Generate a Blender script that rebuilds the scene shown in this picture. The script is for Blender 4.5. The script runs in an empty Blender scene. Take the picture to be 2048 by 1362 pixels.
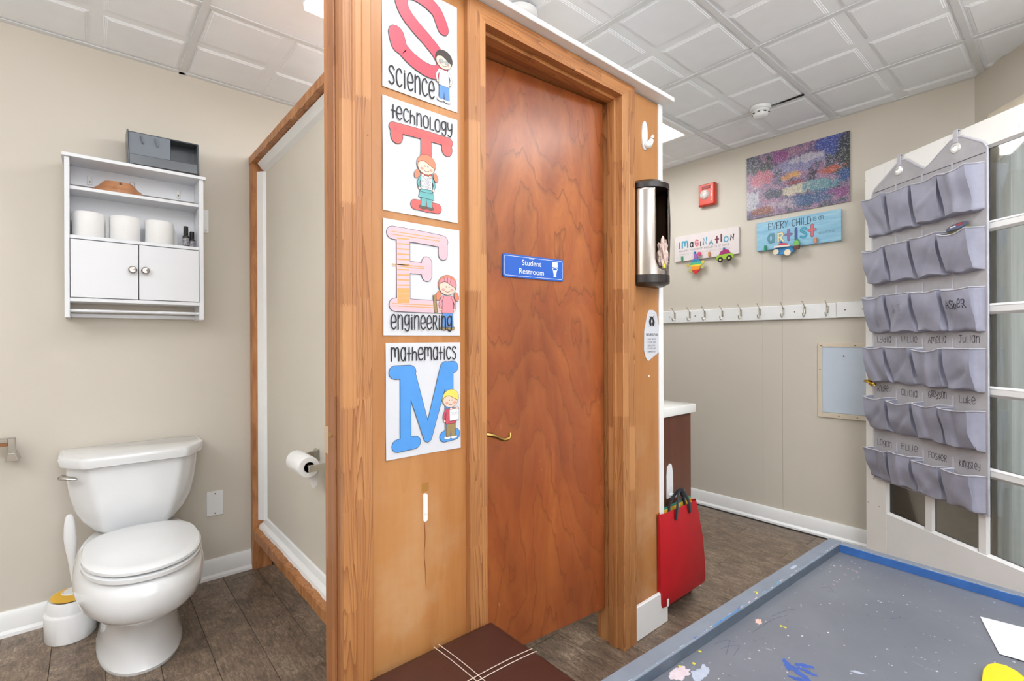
import bpy, bmesh, math, random
from mathutils import Vector, Matrix
random.seed(7)
SC = bpy.context.scene
COL = SC.collection
# ---------------------------------------------------------------- camera, light, exposure
CAM_F, CAM_A, CAM_R, CAM_CY, CAM_H = 983.74, 49.27, 0.233, 678.58, 1.168
cd = bpy.data.cameras.new('camera'); cam = bpy.data.objects.new('camera', cd); COL.objects.link(cam)
cd.sensor_fit = 'HORIZONTAL'; cd.sensor_width = 36.0; cd.lens = CAM_F*36/2048
cd.shift_y = (CAM_CY-681)/2048.0; cd.clip_start = .02
_a = math.radians(CAM_A)
fw = Vector((math.cos(_a), math.sin(_a), 0)); rt = Vector((math.sin(_a), -math.cos(_a), 0)); up = Vector((0, 0, 1))
_r = math.radians(CAM_R)
rt2 = rt*math.cos(_r)-up*math.sin(_r)
up2 = up*math.cos(_r)+rt*math.sin(_r)
M = Matrix((rt2, up2, -fw)).transposed().to_4x4(); M.translation = Vector((0, 0, CAM_H))
cam.matrix_world = M
SC.camera = cam
SC.view_settings.view_transform = 'Standard'; SC.view_settings.look = 'None'
SC.view_settings.gamma = 1; SC.view_settings.use_curve_mapping = False
SC.view_settings.exposure = 0.24
w = bpy.data.worlds.new('sky'); SC.world = w; w.use_nodes = True
w.node_tree.nodes['Background'].inputs[0].default_value = (.93, .96, 1, 1)
w.node_tree.nodes['Background'].inputs[1].default_value = 3.6

def area(name, loc, sx, sy, power, color=(1, .97, .92), rot=(0, 0, 0)):
    l = bpy.data.lights.new(name, 'AREA'); l.shape = 'RECTANGLE'; l.size = sx; l.size_y = sy
    l.energy = power; l.color = color
    o = bpy.data.objects.new(name, l); COL.objects.link(o); o.location = loc; o.rotation_euler = rot
    return o
area('toilet_light', (.98, 1.75, 2.355), .7, .22, 9, (.97, .985, 1))
area('troffer_or_fill_light', (.026, 1.24, 2.425), .54, .54, 4.5, (.97, .985, 1))  # added fill in front of the toilet alcove, out of view
area('troffer_or_fill_light', (2.54, 1.86, 2.405), .54, .54, 9, (.97, .985, 1))
area('troffer_or_fill_light', (.654, .62, 2.425), .54, .54, 5, (.97, .985, 1))  # added overhead fill for the glazed door and hook wall
area('troffer_or_fill_light', (.65, -.6, 2.425), .56, .56, 11, (.97, .985, 1))  # added fill behind the camera for even room light
area('troffer_or_fill_light', (1.9, .0, 2.425), .54, .54, 12, (.97, .985, 1))  # added fill for the lower hook wall, out of view
area('troffer_or_fill_light', (-1.2, .62, 2.425), .56, .56, 15, (.97, .985, 1))  # added fill from the unseen left part of the room
area('troffer_or_fill_light', (-.60, -1.8, 2.425), .56, .56, 12, (.97, .985, 1))  # added unseen fill towards the rear wall
area('window_light', (.2, -2.50, 1.35), 2.3, 1.3, 20, (.84, .92, 1), (math.radians(-98), 0, 0))
def glow(name, loc, power, r):
    l = bpy.data.lights.new(name, 'POINT'); l.energy = power; l.shadow_soft_size = r; l.color = (1, .99, .97)
    o = bpy.data.objects.new(name, l); COL.objects.link(o); o.location = loc; return o
UPL = [(-.75, -1.5, 1.78), (-1.75, .9, 1.78), (1.25, -1.35, 1.78)]      # floor lamps added behind the camera to brighten the ceiling, bowls open upwards
for p in UPL: area('added_upfill_light', p, .30, .30, 40, (.97, .985, 1), (math.pi, 0, 0))
glow('toilet_fixture_glow', (.90, 1.75, 2.32), 1.2, .05); glow('restroom_fixture_glow', (1.2, 2.1, 2.25), 4, .08)

# ---------------------------------------------------------------- material helpers
def lin(c):
    c = c/255.0
    return c/12.92 if c <= .04045 else ((c+.055)/1.055)**2.4
def C(r, g, b): return (lin(r), lin(g), lin(b), 1)
MATS = {}
class NT:
    def __init__(s, name):
        s.m = bpy.data.materials.new(name); s.m.use_nodes = True; s.t = s.m.node_tree
        s.b = s.t.nodes['Principled BSDF']; s.out = s.t.nodes['Material Output']
    def n(s, kind, **kw):
        nd = s.t.nodes.new(kind)
        for k, v in kw.items():
            if k in nd.inputs: nd.inputs[k].default_value = v
            else: setattr(nd, k, v)
        return nd
    def l(s, a, b): s.t.links.new(a, b)
    def math(s, op, a, b=0.0, c=None):
        nd = s.t.nodes.new('ShaderNodeMath'); nd.operation = op
        for i, v in enumerate((a, b, c)):
            if v is None: continue
            if isinstance(v, (int, float)): nd.inputs[i].default_value = v
            else: s.l(v, nd.inputs[i])
        return nd.outputs[0]
    def coords(s, sc=(1, 1, 1), loc=None):
        tc = s.n('ShaderNodeTexCoord'); mp = s.n('ShaderNodeMapping'); mp.inputs['Scale'].default_value = sc
        s.l(tc.outputs['Object'], mp.inputs['Vector'])
        if loc is not None: s.l(loc, mp.inputs['Location'])
        return mp.outputs[0]
    def ramp(s, fac, stops):
        r = s.n('ShaderNodeValToRGB'); e = r.color_ramp.elements
        while len(e) < len(stops): e.new(.5)
        for i, (p, c) in enumerate(stops): e[i].position = p; e[i].color = c
        s.l(fac, r.inputs[0]); return r.outputs[0]
    def mix(s, fac, a, b, mode='MIX'):
        m = s.n('ShaderNodeMix'); m.data_type = 'RGBA'; m.blend_type = mode
        for sock, v in ((m.inputs[0], fac), (m.inputs[6], a), (m.inputs[7], b)):
            if isinstance(v, (int, float, tuple)): sock.default_value = v
            else: s.l(v, sock)
        return m.outputs[2]
    def noise(s, vec, scale, detail=3, rough=.5, dist=0):
        n = s.n('ShaderNodeTexNoise'); n.inputs['Scale'].default_value = scale; n.inputs['Detail'].default_value = detail
        n.inputs['Roughness'].default_value = rough; n.inputs['Distortion'].default_value = dist
        s.l(vec, n.inputs['Vector']); return n.outputs['Fac']
    def bump(s, h, strength=.3, dist=.002):
        b = s.n('ShaderNodeBump'); b.inputs['Strength'].default_value = strength; b.inputs['Distance'].default_value = dist
        s.l(h, b.inputs['Height']); s.l(b.outputs[0], s.b.inputs['Normal'])

def plain(name, col, rough=.5, metal=0, var=.06, vscale=6, bump=0, bscale=200, spec=.5, coat=0):
    if name in MATS: return MATS[name]
    t = NT(name); v = t.coords()
    n = t.noise(v, vscale, 4, .55)
    dark = tuple(x*(1-var*1.6) for x in col[:3])+(1,); lite = tuple(min(1, x*(1+var)) for x in col[:3])+(1,)
    t.l(t.ramp(n, [(.3, dark), (.7, lite)]), t.b.inputs['Base Color'])
    t.b.inputs['Roughness'].default_value = rough; t.b.inputs['Metallic'].default_value = metal
    t.b.inputs['Specular IOR Level'].default_value = spec; t.b.inputs['Coat Weight'].default_value = coat
    if bump: t.bump(t.noise(v, bscale, 2), bump)
    MATS[name] = t.m; return t.m

def finger_wood(name, along='Z', strip=.041, block=.24, base=((194, 138, 86), (162, 104, 56)), rough=.45):
    """finger-jointed pine: strips broken into blocks, each with its own tone and grain"""
    if name in MATS: return MATS[name]
    t = NT(name); tc = t.n('ShaderNodeTexCoord'); sp = t.n('ShaderNodeSeparateXYZ'); t.l(tc.outputs['Object'], sp.inputs[0])
    X, Y, Z = sp.outputs
    if along == 'Z': al, ac = Z, t.math('ADD', X, Y)
    else: al, ac = X, t.math('ADD', Y, Z)
    sid = t.math('FLOOR', t.math('DIVIDE', ac, strip))
    w1 = t.n('ShaderNodeTexWhiteNoise'); w1.noise_dimensions = '1D'; t.l(sid, w1.inputs['W'])
    zig = t.math('MULTIPLY', t.math('PINGPONG', ac, .0035), 2.4)          # zigzag of the finger joint
    bid = t.math('FLOOR', t.math('ADD', t.math('DIVIDE', t.math('ADD', al, zig), block), t.math('MULTIPLY', w1.outputs['Value'], 7.3)))
    w2 = t.n('ShaderNodeTexWhiteNoise'); w2.noise_dimensions = '2D'
    cb = t.n('ShaderNodeCombineXYZ'); t.l(sid, cb.inputs[0]); t.l(bid, cb.inputs[1]); t.l(cb.outputs[0], w2.inputs['Vector'])
    rnd = w2.outputs['Value']
    cv = t.n('ShaderNodeCombineXYZ'); t.l(ac, cv.inputs[0]); t.l(t.math('MULTIPLY', al, .045), cv.inputs[1]); t.l(t.math('MULTIPLY', rnd, 9.), cv.inputs[2])
    g1 = t.noise(cv.outputs[0], 45, 3, .6, .5); g2 = t.noise(cv.outputs[0], 330, 3, .6); g3 = t.noise(cv.outputs[0], 14, 2, .5, .3)
    rings = t.math('FRACT', t.math('MULTIPLY', t.math('ADD', g3, t.math('MULTIPLY', ac, 5.0)), 26.0))
    line = t.math('POWER', rings, 3.0)
    lt, dk = C(*base[0]), C(*base[1]); dd = C(118, 66, 34)
    c1 = t.mix(rnd, lt, t.mix(.55, lt, dk))
    on = t.math('MULTIPLY', t.math('GREATER_THAN', rnd, .22), .85)
    c2 = t.mix(t.math('MULTIPLY', line, on), c1, dd)
    c3 = t.mix(t.math('MINIMUM', t.math('MAXIMUM', t.math('MULTIPLY', t.math('SUBTRACT', g1, .42), 1.6), 0.0), .7), c2, dk)
    c4 = t.mix(t.math('MULTIPLY', g2, .20), c3, C(140, 90, 50))
    ej = t.math('LESS_THAN', t.math('FRACT', t.math('DIVIDE', ac, strip)), .03)
    c5 = t.mix(t.math('MULTIPLY', ej, .55), c4, dd)
    kn = t.noise(tc.outputs['Object'], 60, 0)
    c5 = t.mix(t.math('MULTIPLY', t.math('GREATER_THAN', kn, .885), .7), c5, C(90, 50, 25))
    t.l(c5, t.b.inputs['Base Color']); t.b.inputs['Roughness'].default_value = rough
    t.b.inputs['Coat Weight'].default_value = .12; t.b.inputs['Coat Roughness'].default_value = .3
    t.bump(line, .12, .001)
    MATS[name] = t.m; return t.m

def veneer(name):
    """rotary-cut veneer with arched cathedral figure"""
    t = NT(name); tc = t.n('ShaderNodeTexCoord'); sp = t.n('ShaderNodeSeparateXYZ'); t.l(tc.outputs['Object'], sp.inputs[0])
    X, Y, Z = sp.outputs
    v1 = t.coords((5.0, 5.0, 1.5)); v2 = t.coords((70, 70, 2.0)); v3 = t.coords((2.2, 2.2, 1.1)); v4 = t.coords((26, 26, 9))
    dx = t.math('SUBTRACT', X, .33); par = t.math('MULTIPLY', t.math('MULTIPLY', dx, dx), 3.6)
    side = t.math('MULTIPLY', t.math('SINE', t.math('MULTIPLY', X, 15.0)), .10)
    f = t.math('ADD', t.math('ADD', t.math('MULTIPLY', Z, .55), t.math('MULTIPLY', t.noise(v3, 1.0, 1, .5), 2.0)), t.math('ADD', par, side))
    f = t.math('ADD', f, t.math('MULTIPLY', t.noise(v1, 1.6, 3, .6), .55)); f = t.math('ADD', f, t.math('MULTIPLY', t.noise(v4, 1.0, 3, .7), .05))
    fr = t.math('FRACT', t.math('MULTIPLY', f, 5.2)); ln = t.math('POWER', fr, 9.0); soft = t.math('POWER', fr, 2.0)
    fr2 = t.math('POWER', t.math('FRACT', t.math('MULTIPLY', f, 17.0)), 3.0)
    n2 = t.noise(v1, 1.2, 5, .6, .8); fine = t.noise(v2, 4, 4, .65)
    c = t.ramp(n2, [(.30, C(122, 58, 30)), (.5, C(156, 82, 40)), (.70, C(186, 108, 52))])
    c = t.mix(t.math('MULTIPLY', soft, .38), c, C(200, 124, 60)); c = t.mix(t.math('MULTIPLY', ln, .75), c, C(96, 44, 22)); c = t.mix(t.math('MULTIPLY', fr2, .14), c, C(120, 60, 32))
    c = t.mix(t.math('MULTIPLY', fine, .30), c, C(128, 66, 36))
    low = t.math('MAXIMUM', t.math('SUBTRACT', 1.0, t.math('MULTIPLY', Z, .7)), 0.0)
    c = t.mix(t.math('MULTIPLY', low, .35), c, C(150, 76, 46))
    sc = t.noise(v4, 3.0, 2, .5); c = t.mix(t.math('MULTIPLY', t.math('MULTIPLY', t.math('GREATER_THAN', sc, .735), low), .5), c, C(196, 150, 130))
    t.l(c, t.b.inputs['Base Color']); t.b.inputs['Roughness'].default_value = .36; t.b.inputs['Coat Weight'].default_value = .2; t.b.inputs['Coat Roughness'].default_value = .2
    t.bump(fine, .08, .0008); MATS[name] = t.m; return t.m

def plywood(name, lt, md, dk, sx=7, sz=.8, dist=5, rough=.38, wear=.0, seed=0.):
    if name in MATS: return MATS[name]
    t = NT(name); v = t.coords((sx, sx, sz)); v2 = t.coords((60, 60, 1.6)); v3 = t.coords()
    big = t.noise(v, .55, 2, .4, .4)
    rings = t.math('FRACT', t.math('MULTIPLY', big, 13.0))
    rings = t.math('ABSOLUTE', t.math('SUBTRACT', rings, .5))
    n2 = t.noise(v, 1.1, 5, .6, dist*.1); fine = t.noise(v2, 4, 4, .65)
    c = t.ramp(n2, [(.28, C(*dk)), (.5, C(*md)), (.72, C(*lt))])
    c = t.mix(t.math('MULTIPLY', t.math('GREATER_THAN', rings, .435), .22), c, C(*dk))
    c = t.mix(t.math('MULTIPLY', fine, .28), c, C(*dk))
    if wear:
        wn = t.noise(v3, 5.5, 4, .6)
        sp = t.n('ShaderNodeSeparateXYZ'); t.l(v3, sp.inputs[0])
        low = t.math('SUBTRACT', 1.0, t.math('MULTIPLY', sp.outputs[2], .95)); 
        f = t.math('MULTIPLY', t.math('MULTIPLY', t.math('SUBTRACT', wn, .5), 2.4), t.math('MAXIMUM', low, 0.0))
        f = t.math('MINIMUM', t.math('MAXIMUM', f, 0.0), wear)
        c = t.mix(f, c, C(214, 186, 150))
    t.l(c, t.b.inputs['Base Color']); t.b.inputs['Roughness'].default_value = rough
    t.b.inputs['Coat Weight'].default_value = .2; t.b.inputs['Coat Roughness'].default_value = .25
    t.bump(fine, .08, .0008)
    MATS[name] = t.m; return t.m

def floor_mat():
    t = NT('vinyl_plank'); oi = t.n('ShaderNodeObjectInfo')
    off = t.n('ShaderNodeCombineXYZ'); t.l(t.math('MULTIPLY', oi.outputs['Random'], 37.), off.inputs[0]); t.l(t.math('MULTIPLY', oi.outputs['Random'], 91.), off.inputs[1])
    v = t.coords((1, .16, 1), off.outputs[0]); vb = t.coords((1, .6, 1), off.outputs[0]); vx = t.coords((.12, 1, 1), off.outputs[0])
    g = t.noise(v, 110, 6, .75, .8); b = t.noise(vb, 13, 8, .78, .6); cr = t.noise(vx, 230, 2, .6); f = t.noise(vb, 130, 4, .7)
    k = t.math('ADD', t.math('MULTIPLY', g, .48), t.math('MULTIPLY', b, .52))
    c = t.ramp(k, [(.36, C(74, 62, 52)), (.45, C(112, 96, 82)), (.54, C(146, 127, 108)), (.64, C(186, 167, 144))])
    c = t.mix(t.math('MULTIPLY', cr, .22), c, C(76, 60, 50))
    c = t.mix(t.math('MULTIPLY', t.math('MAXIMUM', t.math('SUBTRACT', f, .42), 0.0), 2.2), c, C(70, 56, 48))
    br = t.math('ADD', .9, t.math('MULTIPLY', oi.outputs['Random'], .22))
    hs = t.n('ShaderNodeHueSaturation'); t.l(br, hs.inputs['Value']); t.l(c, hs.inputs['Color'])
    t.l(hs.outputs[0], t.b.inputs['Base Color']); t.b.inputs['Roughness'].default_value = .42
    t.bump(g, .2, .001); return t.m

def table_mat():
    t = NT('table_grey_paint'); v = t.coords(); vs = t.coords((1, .35, 1))
    n = t.noise(v, 3, 5, .6); sp = t.noise(v, 95, 2, .5); sc = t.noise(vs, 60, 3, .75, 1.0); dk = t.noise(v, 34, 3, .7, 1.5)
    c = t.ramp(n, [(.3, C(92, 95, 103)), (.7, C(108, 111, 119))])
    c = t.mix(t.math('MULTIPLY', t.math('GREATER_THAN', sp, .735), .85), c, C(205, 205, 205))
    c = t.mix(t.math('MULTIPLY', t.math('GREATER_THAN', sc, .70), .35), c, C(165, 168, 174))
    c = t.mix(t.math('MULTIPLY', t.math('GREATER_THAN', dk, .69), .55), c, C(62, 64, 76))
    t.l(c, t.b.inputs['Base Color']); t.b.inputs['Roughness'].default_value = .4; t.bump(n, .05); return t.m

def picture_mat():
    """generic painterly garden colours, puzzle-like grain"""
    t = NT('painted_garden_print'); tc = t.n('ShaderNodeTexCoord'); sp = t.n('ShaderNodeSeparateXYZ'); t.l(tc.outputs['Generated'], sp.inputs[0])
    u, vv = t.math('SUBTRACT', 1.0, sp.outputs[1]), sp.outputs[2]
    o = t.coords(); nb = t.noise(o, 9, 5, .7, 1.2); nc = t.noise(o, 17, 3, .7, .5)
    vo = t.n('ShaderNodeTexVoronoi'); vo.inputs['Scale'].default_value = 260; t.l(o, vo.inputs['Vector'])
    hue = t.n('ShaderNodeSeparateColor'); t.l(vo.outputs['Color'], hue.inputs[0])
    base = t.ramp(nb, [(.3, C(40, 46, 62)), (.42, C(84, 92, 104)), (.5, C(136, 112, 150)), (.58, C(180, 130, 150)), (.7, C(92, 120, 170))])
    def blob(c0, col, cu, cv, ru, rv, amt=.9):
        du = t.math('DIVIDE', t.math('SUBTRACT', u, cu), ru); dv = t.math('DIVIDE', t.math('SUBTRACT', vv, cv), rv)
        d = t.math('ADD', t.math('MULTIPLY', du, du), t.math('MULTIPLY', dv, dv))
        d = t.math('ADD', d, t.math('MULTIPLY', t.math('SUBTRACT', nc, .5), 4.6))
        f = t.math('MULTIPLY', t.math('MAXIMUM', t.math('MINIMUM', t.math('MULTIPLY', t.math('SUBTRACT', 1.0, d), 2.2), 1.0), 0.0), amt)
        return t.mix(f, c0, col)
    c = base
    for col, a in [((70, 92, 175), (.86, .9, .2, .2)), ((60, 66, 60), (.98, .75, .1, .35)), ((70, 80, 78), (.16, .78, .2, .18)),
                   ((150, 74, 140), (.36, .88, .1, .12)), ((150, 148, 190), (.55, .72, .26, .14)), ((198, 190, 205), (.62, .78, .16, .07)),
                   ((205, 110, 130), (.12, .62, .14, .13)), ((214, 150, 90), (.42, .55, .06, .06)), ((226, 168, 80), (.52, .55, .05, .06)),
                   ((196, 96, 60), (.84, .52, .13, .06)), ((70, 60, 80), (.66, .5, .05, .09)), ((150, 60, 75), (.48, .45, .1, .04)),
                   ((216, 205, 180), (.58, .33, .24, .08)), ((190, 170, 185), (.38, .14, .2, .08)), ((96, 150, 165), (.75, .32, .22, .1)),
                   ((58, 96, 140), (.72, .16, .28, .1)), ((150, 80, 140), (.9, .16, .12, .08)), ((40, 84, 150), (.95, .4, .08, .1)),
                   ((196, 196, 206), (.06, .3, .09, .22)), ((150, 90, 66), (.16, .1, .14, .07)), ((60, 70, 88), (.28, .33, .1, .1))]:
        c = blob(c, C(*col), *a)
    c = t.mix(t.math('MULTIPLY', hue.outputs[0], .5), c, C(30, 34, 50)); c = t.mix(t.math('MULTIPLY', t.math('GREATER_THAN', hue.outputs[1], .8), .28), c, C(222, 218, 224))
    t.l(c, t.b.inputs['Base Color']); t.b.inputs['Roughness'].default_value = .35; t.bump(vo.outputs['Distance'], .25, .001); return t.m

def glass_mat():
    t = NT('clear_glass'); tr = t.n('ShaderNodeBsdfTransparent'); gl = t.n('ShaderNodeBsdfGlossy'); mx = t.n('ShaderNodeMixShader'); lw = t.n('ShaderNodeLayerWeight')
    tr.inputs[0].default_value = (.965, .975, .97, 1); gl.inputs['Roughness'].default_value = .03; lw.inputs[0].default_value = .25
    t.l(t.math('ADD', t.math('MULTIPLY', lw.outputs['Fresnel'], .8), .14), mx.inputs[0]); t.l(tr.outputs[0], mx.inputs[1]); t.l(gl.outputs[0], mx.inputs[2]); t.l(mx.outputs[0], t.out.inputs[0])
    return t.m
def emit(name, col, s):
    t = NT(name); e = t.n('ShaderNodeEmission'); e.inputs[0].default_value = col; e.inputs[1].default_value = s
    v = t.noise(t.coords(), 40, 2); t.l(t.ramp(v, [(.2, tuple(x*.95 for x in col[:3])+(1,)), (.8, col)]), e.inputs[0])
    t.l(e.outputs[0], t.out.inputs[0]); return t.m
def fabric(name, col, rough=.75, sheen=.1):
    t = NT(name); v = t.coords(); n = t.noise(v, 14, 4, .6); f = t.noise(v, 700, 2)
    t.l(t.ramp(n, [(.3, tuple(x*.9 for x in col[:3])+(1,)), (.7, tuple(x*1.08 for x in col[:3])+(1,))]), t.b.inputs['Base Color'])
    t.b.inputs['Roughness'].default_value = rough; t.b.inputs['Sheen Weight'].default_value = sheen; t.bump(f, .15, .0005); return t.m
def chipped_white():
    t = NT('chipped_white_paint'); v = t.coords(); n = t.noise(v, 30, 4, .6, .3)
    c = t.mix(t.math('GREATER_THAN', n, .70), C(238, 237, 233), C(176, 170, 160)); t.l(c, t.b.inputs['Base Color']); t.b.inputs['Roughness'].default_value = .4; return t.m

WALL = plain('beige_wall_paint', C(205, 198, 186), .6, var=.015, vscale=2, bump=.06, bscale=260)
PANEL = plain('beige_panel_paint', C(212, 206, 194), .55, var=.015, vscale=3, bump=.04)
WHITE = plain('white_trim_paint', C(236, 237, 237), .35, var=.02)
GWHITE = plain('glossy_white_laminate', C(224, 226, 231), .3, var=.01)
CEIL = plain('ceiling_tile_white', C(243, 246, 250), .85, var=.012, vscale=12, bump=.12, bscale=420)
TBAR = plain('ceiling_grid_metal', C(222, 224, 226), .4, var=.02)
TBARD = plain('ceiling_gap_dark', C(28, 28, 28), .9)
PORC = plain('white_porcelain', C(226, 228, 230), .14, var=.0, coat=.5)
PLAST = plain('white_plastic', C(232, 233, 234), .3, var=.01)
CHROME = plain('brushed_nickel', C(200, 196, 188), .22, metal=1, var=.03)
BRASS = plain('aged_brass', C(178, 146, 84), .3, metal=1, var=.12, vscale=60)
DARK = plain('dark_plastic', C(38, 32, 30), .3, var=.05)
SMOKE = plain('smoky_grey_plastic', C(74, 80, 88), .22, var=.04, spec=.7)
SMOKE2 = plain('frosted_grey_plastic', C(112, 120, 130), .35, var=.03)
BLACK = plain('near_black', C(14, 13, 14), .5)
TPAPER = plain('tissue_paper', C(232, 232, 232), .9, var=.01, bump=.35, bscale=120)
CARD = plain('brown_cardboard', C(120, 80, 50), .8)
YELLOW = plain('yellow_plastic', C(236, 184, 40), .35, var=.03)
RED = plain('red_fabric', C(182, 18, 30), .55, var=.05, vscale=12)
ALARM = plain('alarm_red', C(205, 58, 30), .3, var=.02)
INK = plain('black_ink', C(34, 34, 38), .6)
PEN = plain('marker_ink', C(52, 48, 66), .7)
PAPER = plain('white_paper', C(208, 210, 216), .3, var=.008, coat=.15)
LEATHER = plain('brown_leather', C(62, 31, 24), .42, var=.06, vscale=9, bump=.2, bscale=350)
THREAD = plain('pale_thread', C(205, 185, 170), .8)
STEEL = plain('stainless_steel', C(168, 160, 154), .2, metal=1, var=.05, vscale=9)
VAN = plywood('vanity_walnut', (112, 66, 44), (98, 56, 38), (80, 44, 30), 12, 1.2)
PLY = plywood('orange_plywood', (200, 146, 92), (188, 132, 78), (166, 106, 56), 5, .35, 2, .40, .6)
DOORW = veneer('red_brown_veneer')
FING = finger_wood('finger_jointed_pine')
FINGX = finger_wood('finger_jointed_pine_across', 'X', .030, .5, ((194, 134, 78), (166, 104, 54)))
EDGEW = finger_wood('dark_edge_pine', 'Z', .02, .8, ((172, 114, 66), (138, 84, 46)))
CHIPW = plywood('chipped_frame_wood', (200, 146, 96), (178, 120, 72), (140, 86, 48), 30, 6, 6, .6)
FLOOR = floor_mat(); TABLE = table_mat(); PICT = picture_mat(); GLASS = glass_mat()
BLUE = plain('blue_paint', C(50, 98, 164), .45, var=.1, vscale=25)
CLOTH = fabric('grey_organizer_fabric', C(176, 174, 178))
CLOTH2 = fabric('grey_pocket_fabric', C(158, 160, 178), .5)
BIND = fabric('grey_binding', C(190, 190, 200))
CHIP = chipped_white()
def sheer():
    t = NT('sheer_curtain'); tl_ = t.n('ShaderNodeBsdfTranslucent'); mx = t.n('ShaderNodeMixShader'); v = t.coords((30, 30, .6)); n = t.noise(v, 3, 3)
    c = t.ramp(n, [(.3, C(196, 200, 196)), (.7, C(222, 224, 222))]); t.l(c, t.b.inputs['Base Color']); t.l(c, tl_.inputs[0]); mx.inputs[0].default_value = .45
    t.l(t.b.outputs[0], mx.inputs[1]); t.l(tl_.outputs[0], mx.inputs[2]); t.l(mx.outputs[0], t.out.inputs[0]); return t.m
SHEER = sheer()
CREAM = fabric('cream_valance', C(236, 224, 200), .9)
def col(name, r, g, b, rough=.4): return plain(name, C(r, g, b), rough, var=.03, vscale=20)

# ---------------------------------------------------------------- object helpers
def link(name, me, parent=None):
    o = bpy.data.objects.new(name, me); COL.objects.link(o)
    if parent is not None: o.parent = parent
    return o
def tag(o, label=None, cat=None, group=None, kind=None):
    if label: o['label'] = label
    if cat: o['category'] = cat
    if group: o['group'] = group
    if kind: o['kind'] = kind
    return o
def thing(name, label, cat, loc=(0, 0, 0), rotz=0., group=None):
    o = bpy.data.objects.new(name, None); COL.objects.link(o); o.empty_display_size = .05
    o.location = loc; o.rotation_euler = (0, 0, rotz); return tag(o, label, cat, group)
def mesh(name, vs, fs, mats, parent=None, smooth=False, mi=None):
    me = bpy.data.meshes.new(name); me.from_pydata([tuple(v) for v in vs], [], fs)
    for m in (mats if isinstance(mats, (list, tuple)) else [mats]): me.materials.append(m)
    if mi:
        for p, i in zip(me.polygons, mi): p.material_index = i
    me.update()
    bm = bmesh.new(); bm.from_mesh(me); bmesh.ops.recalc_face_normals(bm, faces=bm.faces); bm.to_mesh(me); bm.free()
    if smooth:
        for p in me.polygons: p.use_smooth = True
        if smooth == 'auto':
            me.set_sharp_from_angle(angle=math.radians(40))
    return link(name, me, parent)
def box(name, x0, x1, y0, y1, z0, z1, mat, parent=None, bev=.0015, seg=1, rot=None, pivot=None):
    bm = bmesh.new(); bmesh.ops.create_cube(bm, size=1)
    for v in bm.verts: v.co = Vector(((x0+x1)/2+v.co.x*(x1-x0), (y0+y1)/2+v.co.y*(y1-y0), (z0+z1)/2+v.co.z*(z1-z0)))
    if bev: bmesh.ops.bevel(bm, geom=bm.edges[:], offset=min(bev, .45*min(abs(x1-x0), abs(y1-y0), abs(z1-z0))), segments=seg, profile=.5, affect='EDGES')
    if rot is not None:
        p = Vector(pivot if pivot else ((x0+x1)/2, (y0+y1)/2, (z0+z1)/2))
        bmesh.ops.rotate(bm, verts=bm.verts, cent=p, matrix=Matrix.Rotation(rot[1], 3, rot[0]))
    me = bpy.data.meshes.new(name); bm.to_mesh(me); bm.free(); me.materials.append(mat)
    if seg > 1:
        for p in me.polygons: p.use_smooth = True
        me.set_sharp_from_angle(angle=math.radians(35))
    return link(name, me, parent)
def prism(name, pts, plane, a, b, mat, parent=None, bev=0, smooth=False):
    """pts 2-D outline in PLANE ('xz','xy','yz'), extruded from a to b along the third axis"""
    def p3(p, t): return {'xz': (p[0], t, p[1]), 'xy': (p[0], p[1], t), 'yz': (t, p[0], p[1])}[plane]
    n = len(pts); vs = [p3(p, a) for p in pts]+[p3(p, b) for p in pts]
    fs = [tuple(range(n)), tuple(range(2*n-1, n-1, -1))]+[(i, (i+1) % n, n+(i+1) % n, n+i) for i in range(n)]
    o = mesh(name, vs, fs, mat, parent)
    if bev:
        bm = bmesh.new(); bm.from_mesh(o.data)
        es = [e for e in bm.edges if len(e.link_faces) == 2 and e.calc_face_angle(0) > .6]
        bmesh.ops.bevel(bm, geom=es, offset=bev, segments=2, profile=.5, affect='EDGES'); bm.to_mesh(o.data); bm.free()
    if smooth:
        for p in o.data.polygons: p.use_smooth = True
        o.data.set_sharp_from_angle(angle=math.radians(35))
    return o
def loft(name, rings, mat, parent=None, cap=True, smooth='auto'):
    n = len(rings[0]); vs = [p for r in rings for p in r]; fs = []
    for k in range(len(rings)-1):
        for i in range(n):
            j = (i+1) % n; fs.append((k*n+i, k*n+j, (k+1)*n+j, (k+1)*n+i))
    if cap: fs += [tuple(range(n-1, -1, -1)), tuple(range((len(rings)-1)*n, len(rings)*n))]
    return mesh(name, vs, fs, mat, parent, smooth)
def lathe(name, prof, mat, parent=None, loc=(0, 0, 0), axis='z', seg=24, sx=1., sy=1.):
    rings = []
    for r, h in prof:
        ring = []
        for i in range(seg):
            t = 2*math.pi*i/seg; a, b = r*math.cos(t)*sx, r*math.sin(t)*sy
            p = {'z': (a, b, h), 'y': (a, h, b), 'x': (h, a, b)}[axis]
            ring.append((p[0]+loc[0], p[1]+loc[1], p[2]+loc[2]))
        rings.append(ring)
    return loft(name, rings, mat, parent)
def tube(name, pts, r, mat, parent=None, seg=8, flat=1.0):
    pts = [Vector(p) for p in pts]; rings = []; n = len(pts)
    rr = r if isinstance(r, (list, tuple)) else [r]*n
    ref = Vector((0, 0, 1))
    for i, p in enumerate(pts):
        t = (pts[min(i+1, n-1)]-pts[max(i-1, 0)]).normalized()
        if abs(t.dot(ref)) > .95: ref = Vector((1, 0, 0)) if abs(t.x) < .9 else Vector((0, 1, 0))
        u = t.cross(ref).normalized(); v = t.cross(u).normalized()
        rings.append([p+u*math.cos(2*math.pi*k/seg)*rr[i]+v*math.sin(2*math.pi*k/seg)*rr[i]*flat for k in range(seg)])
    return loft(name, rings, mat, parent)
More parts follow.
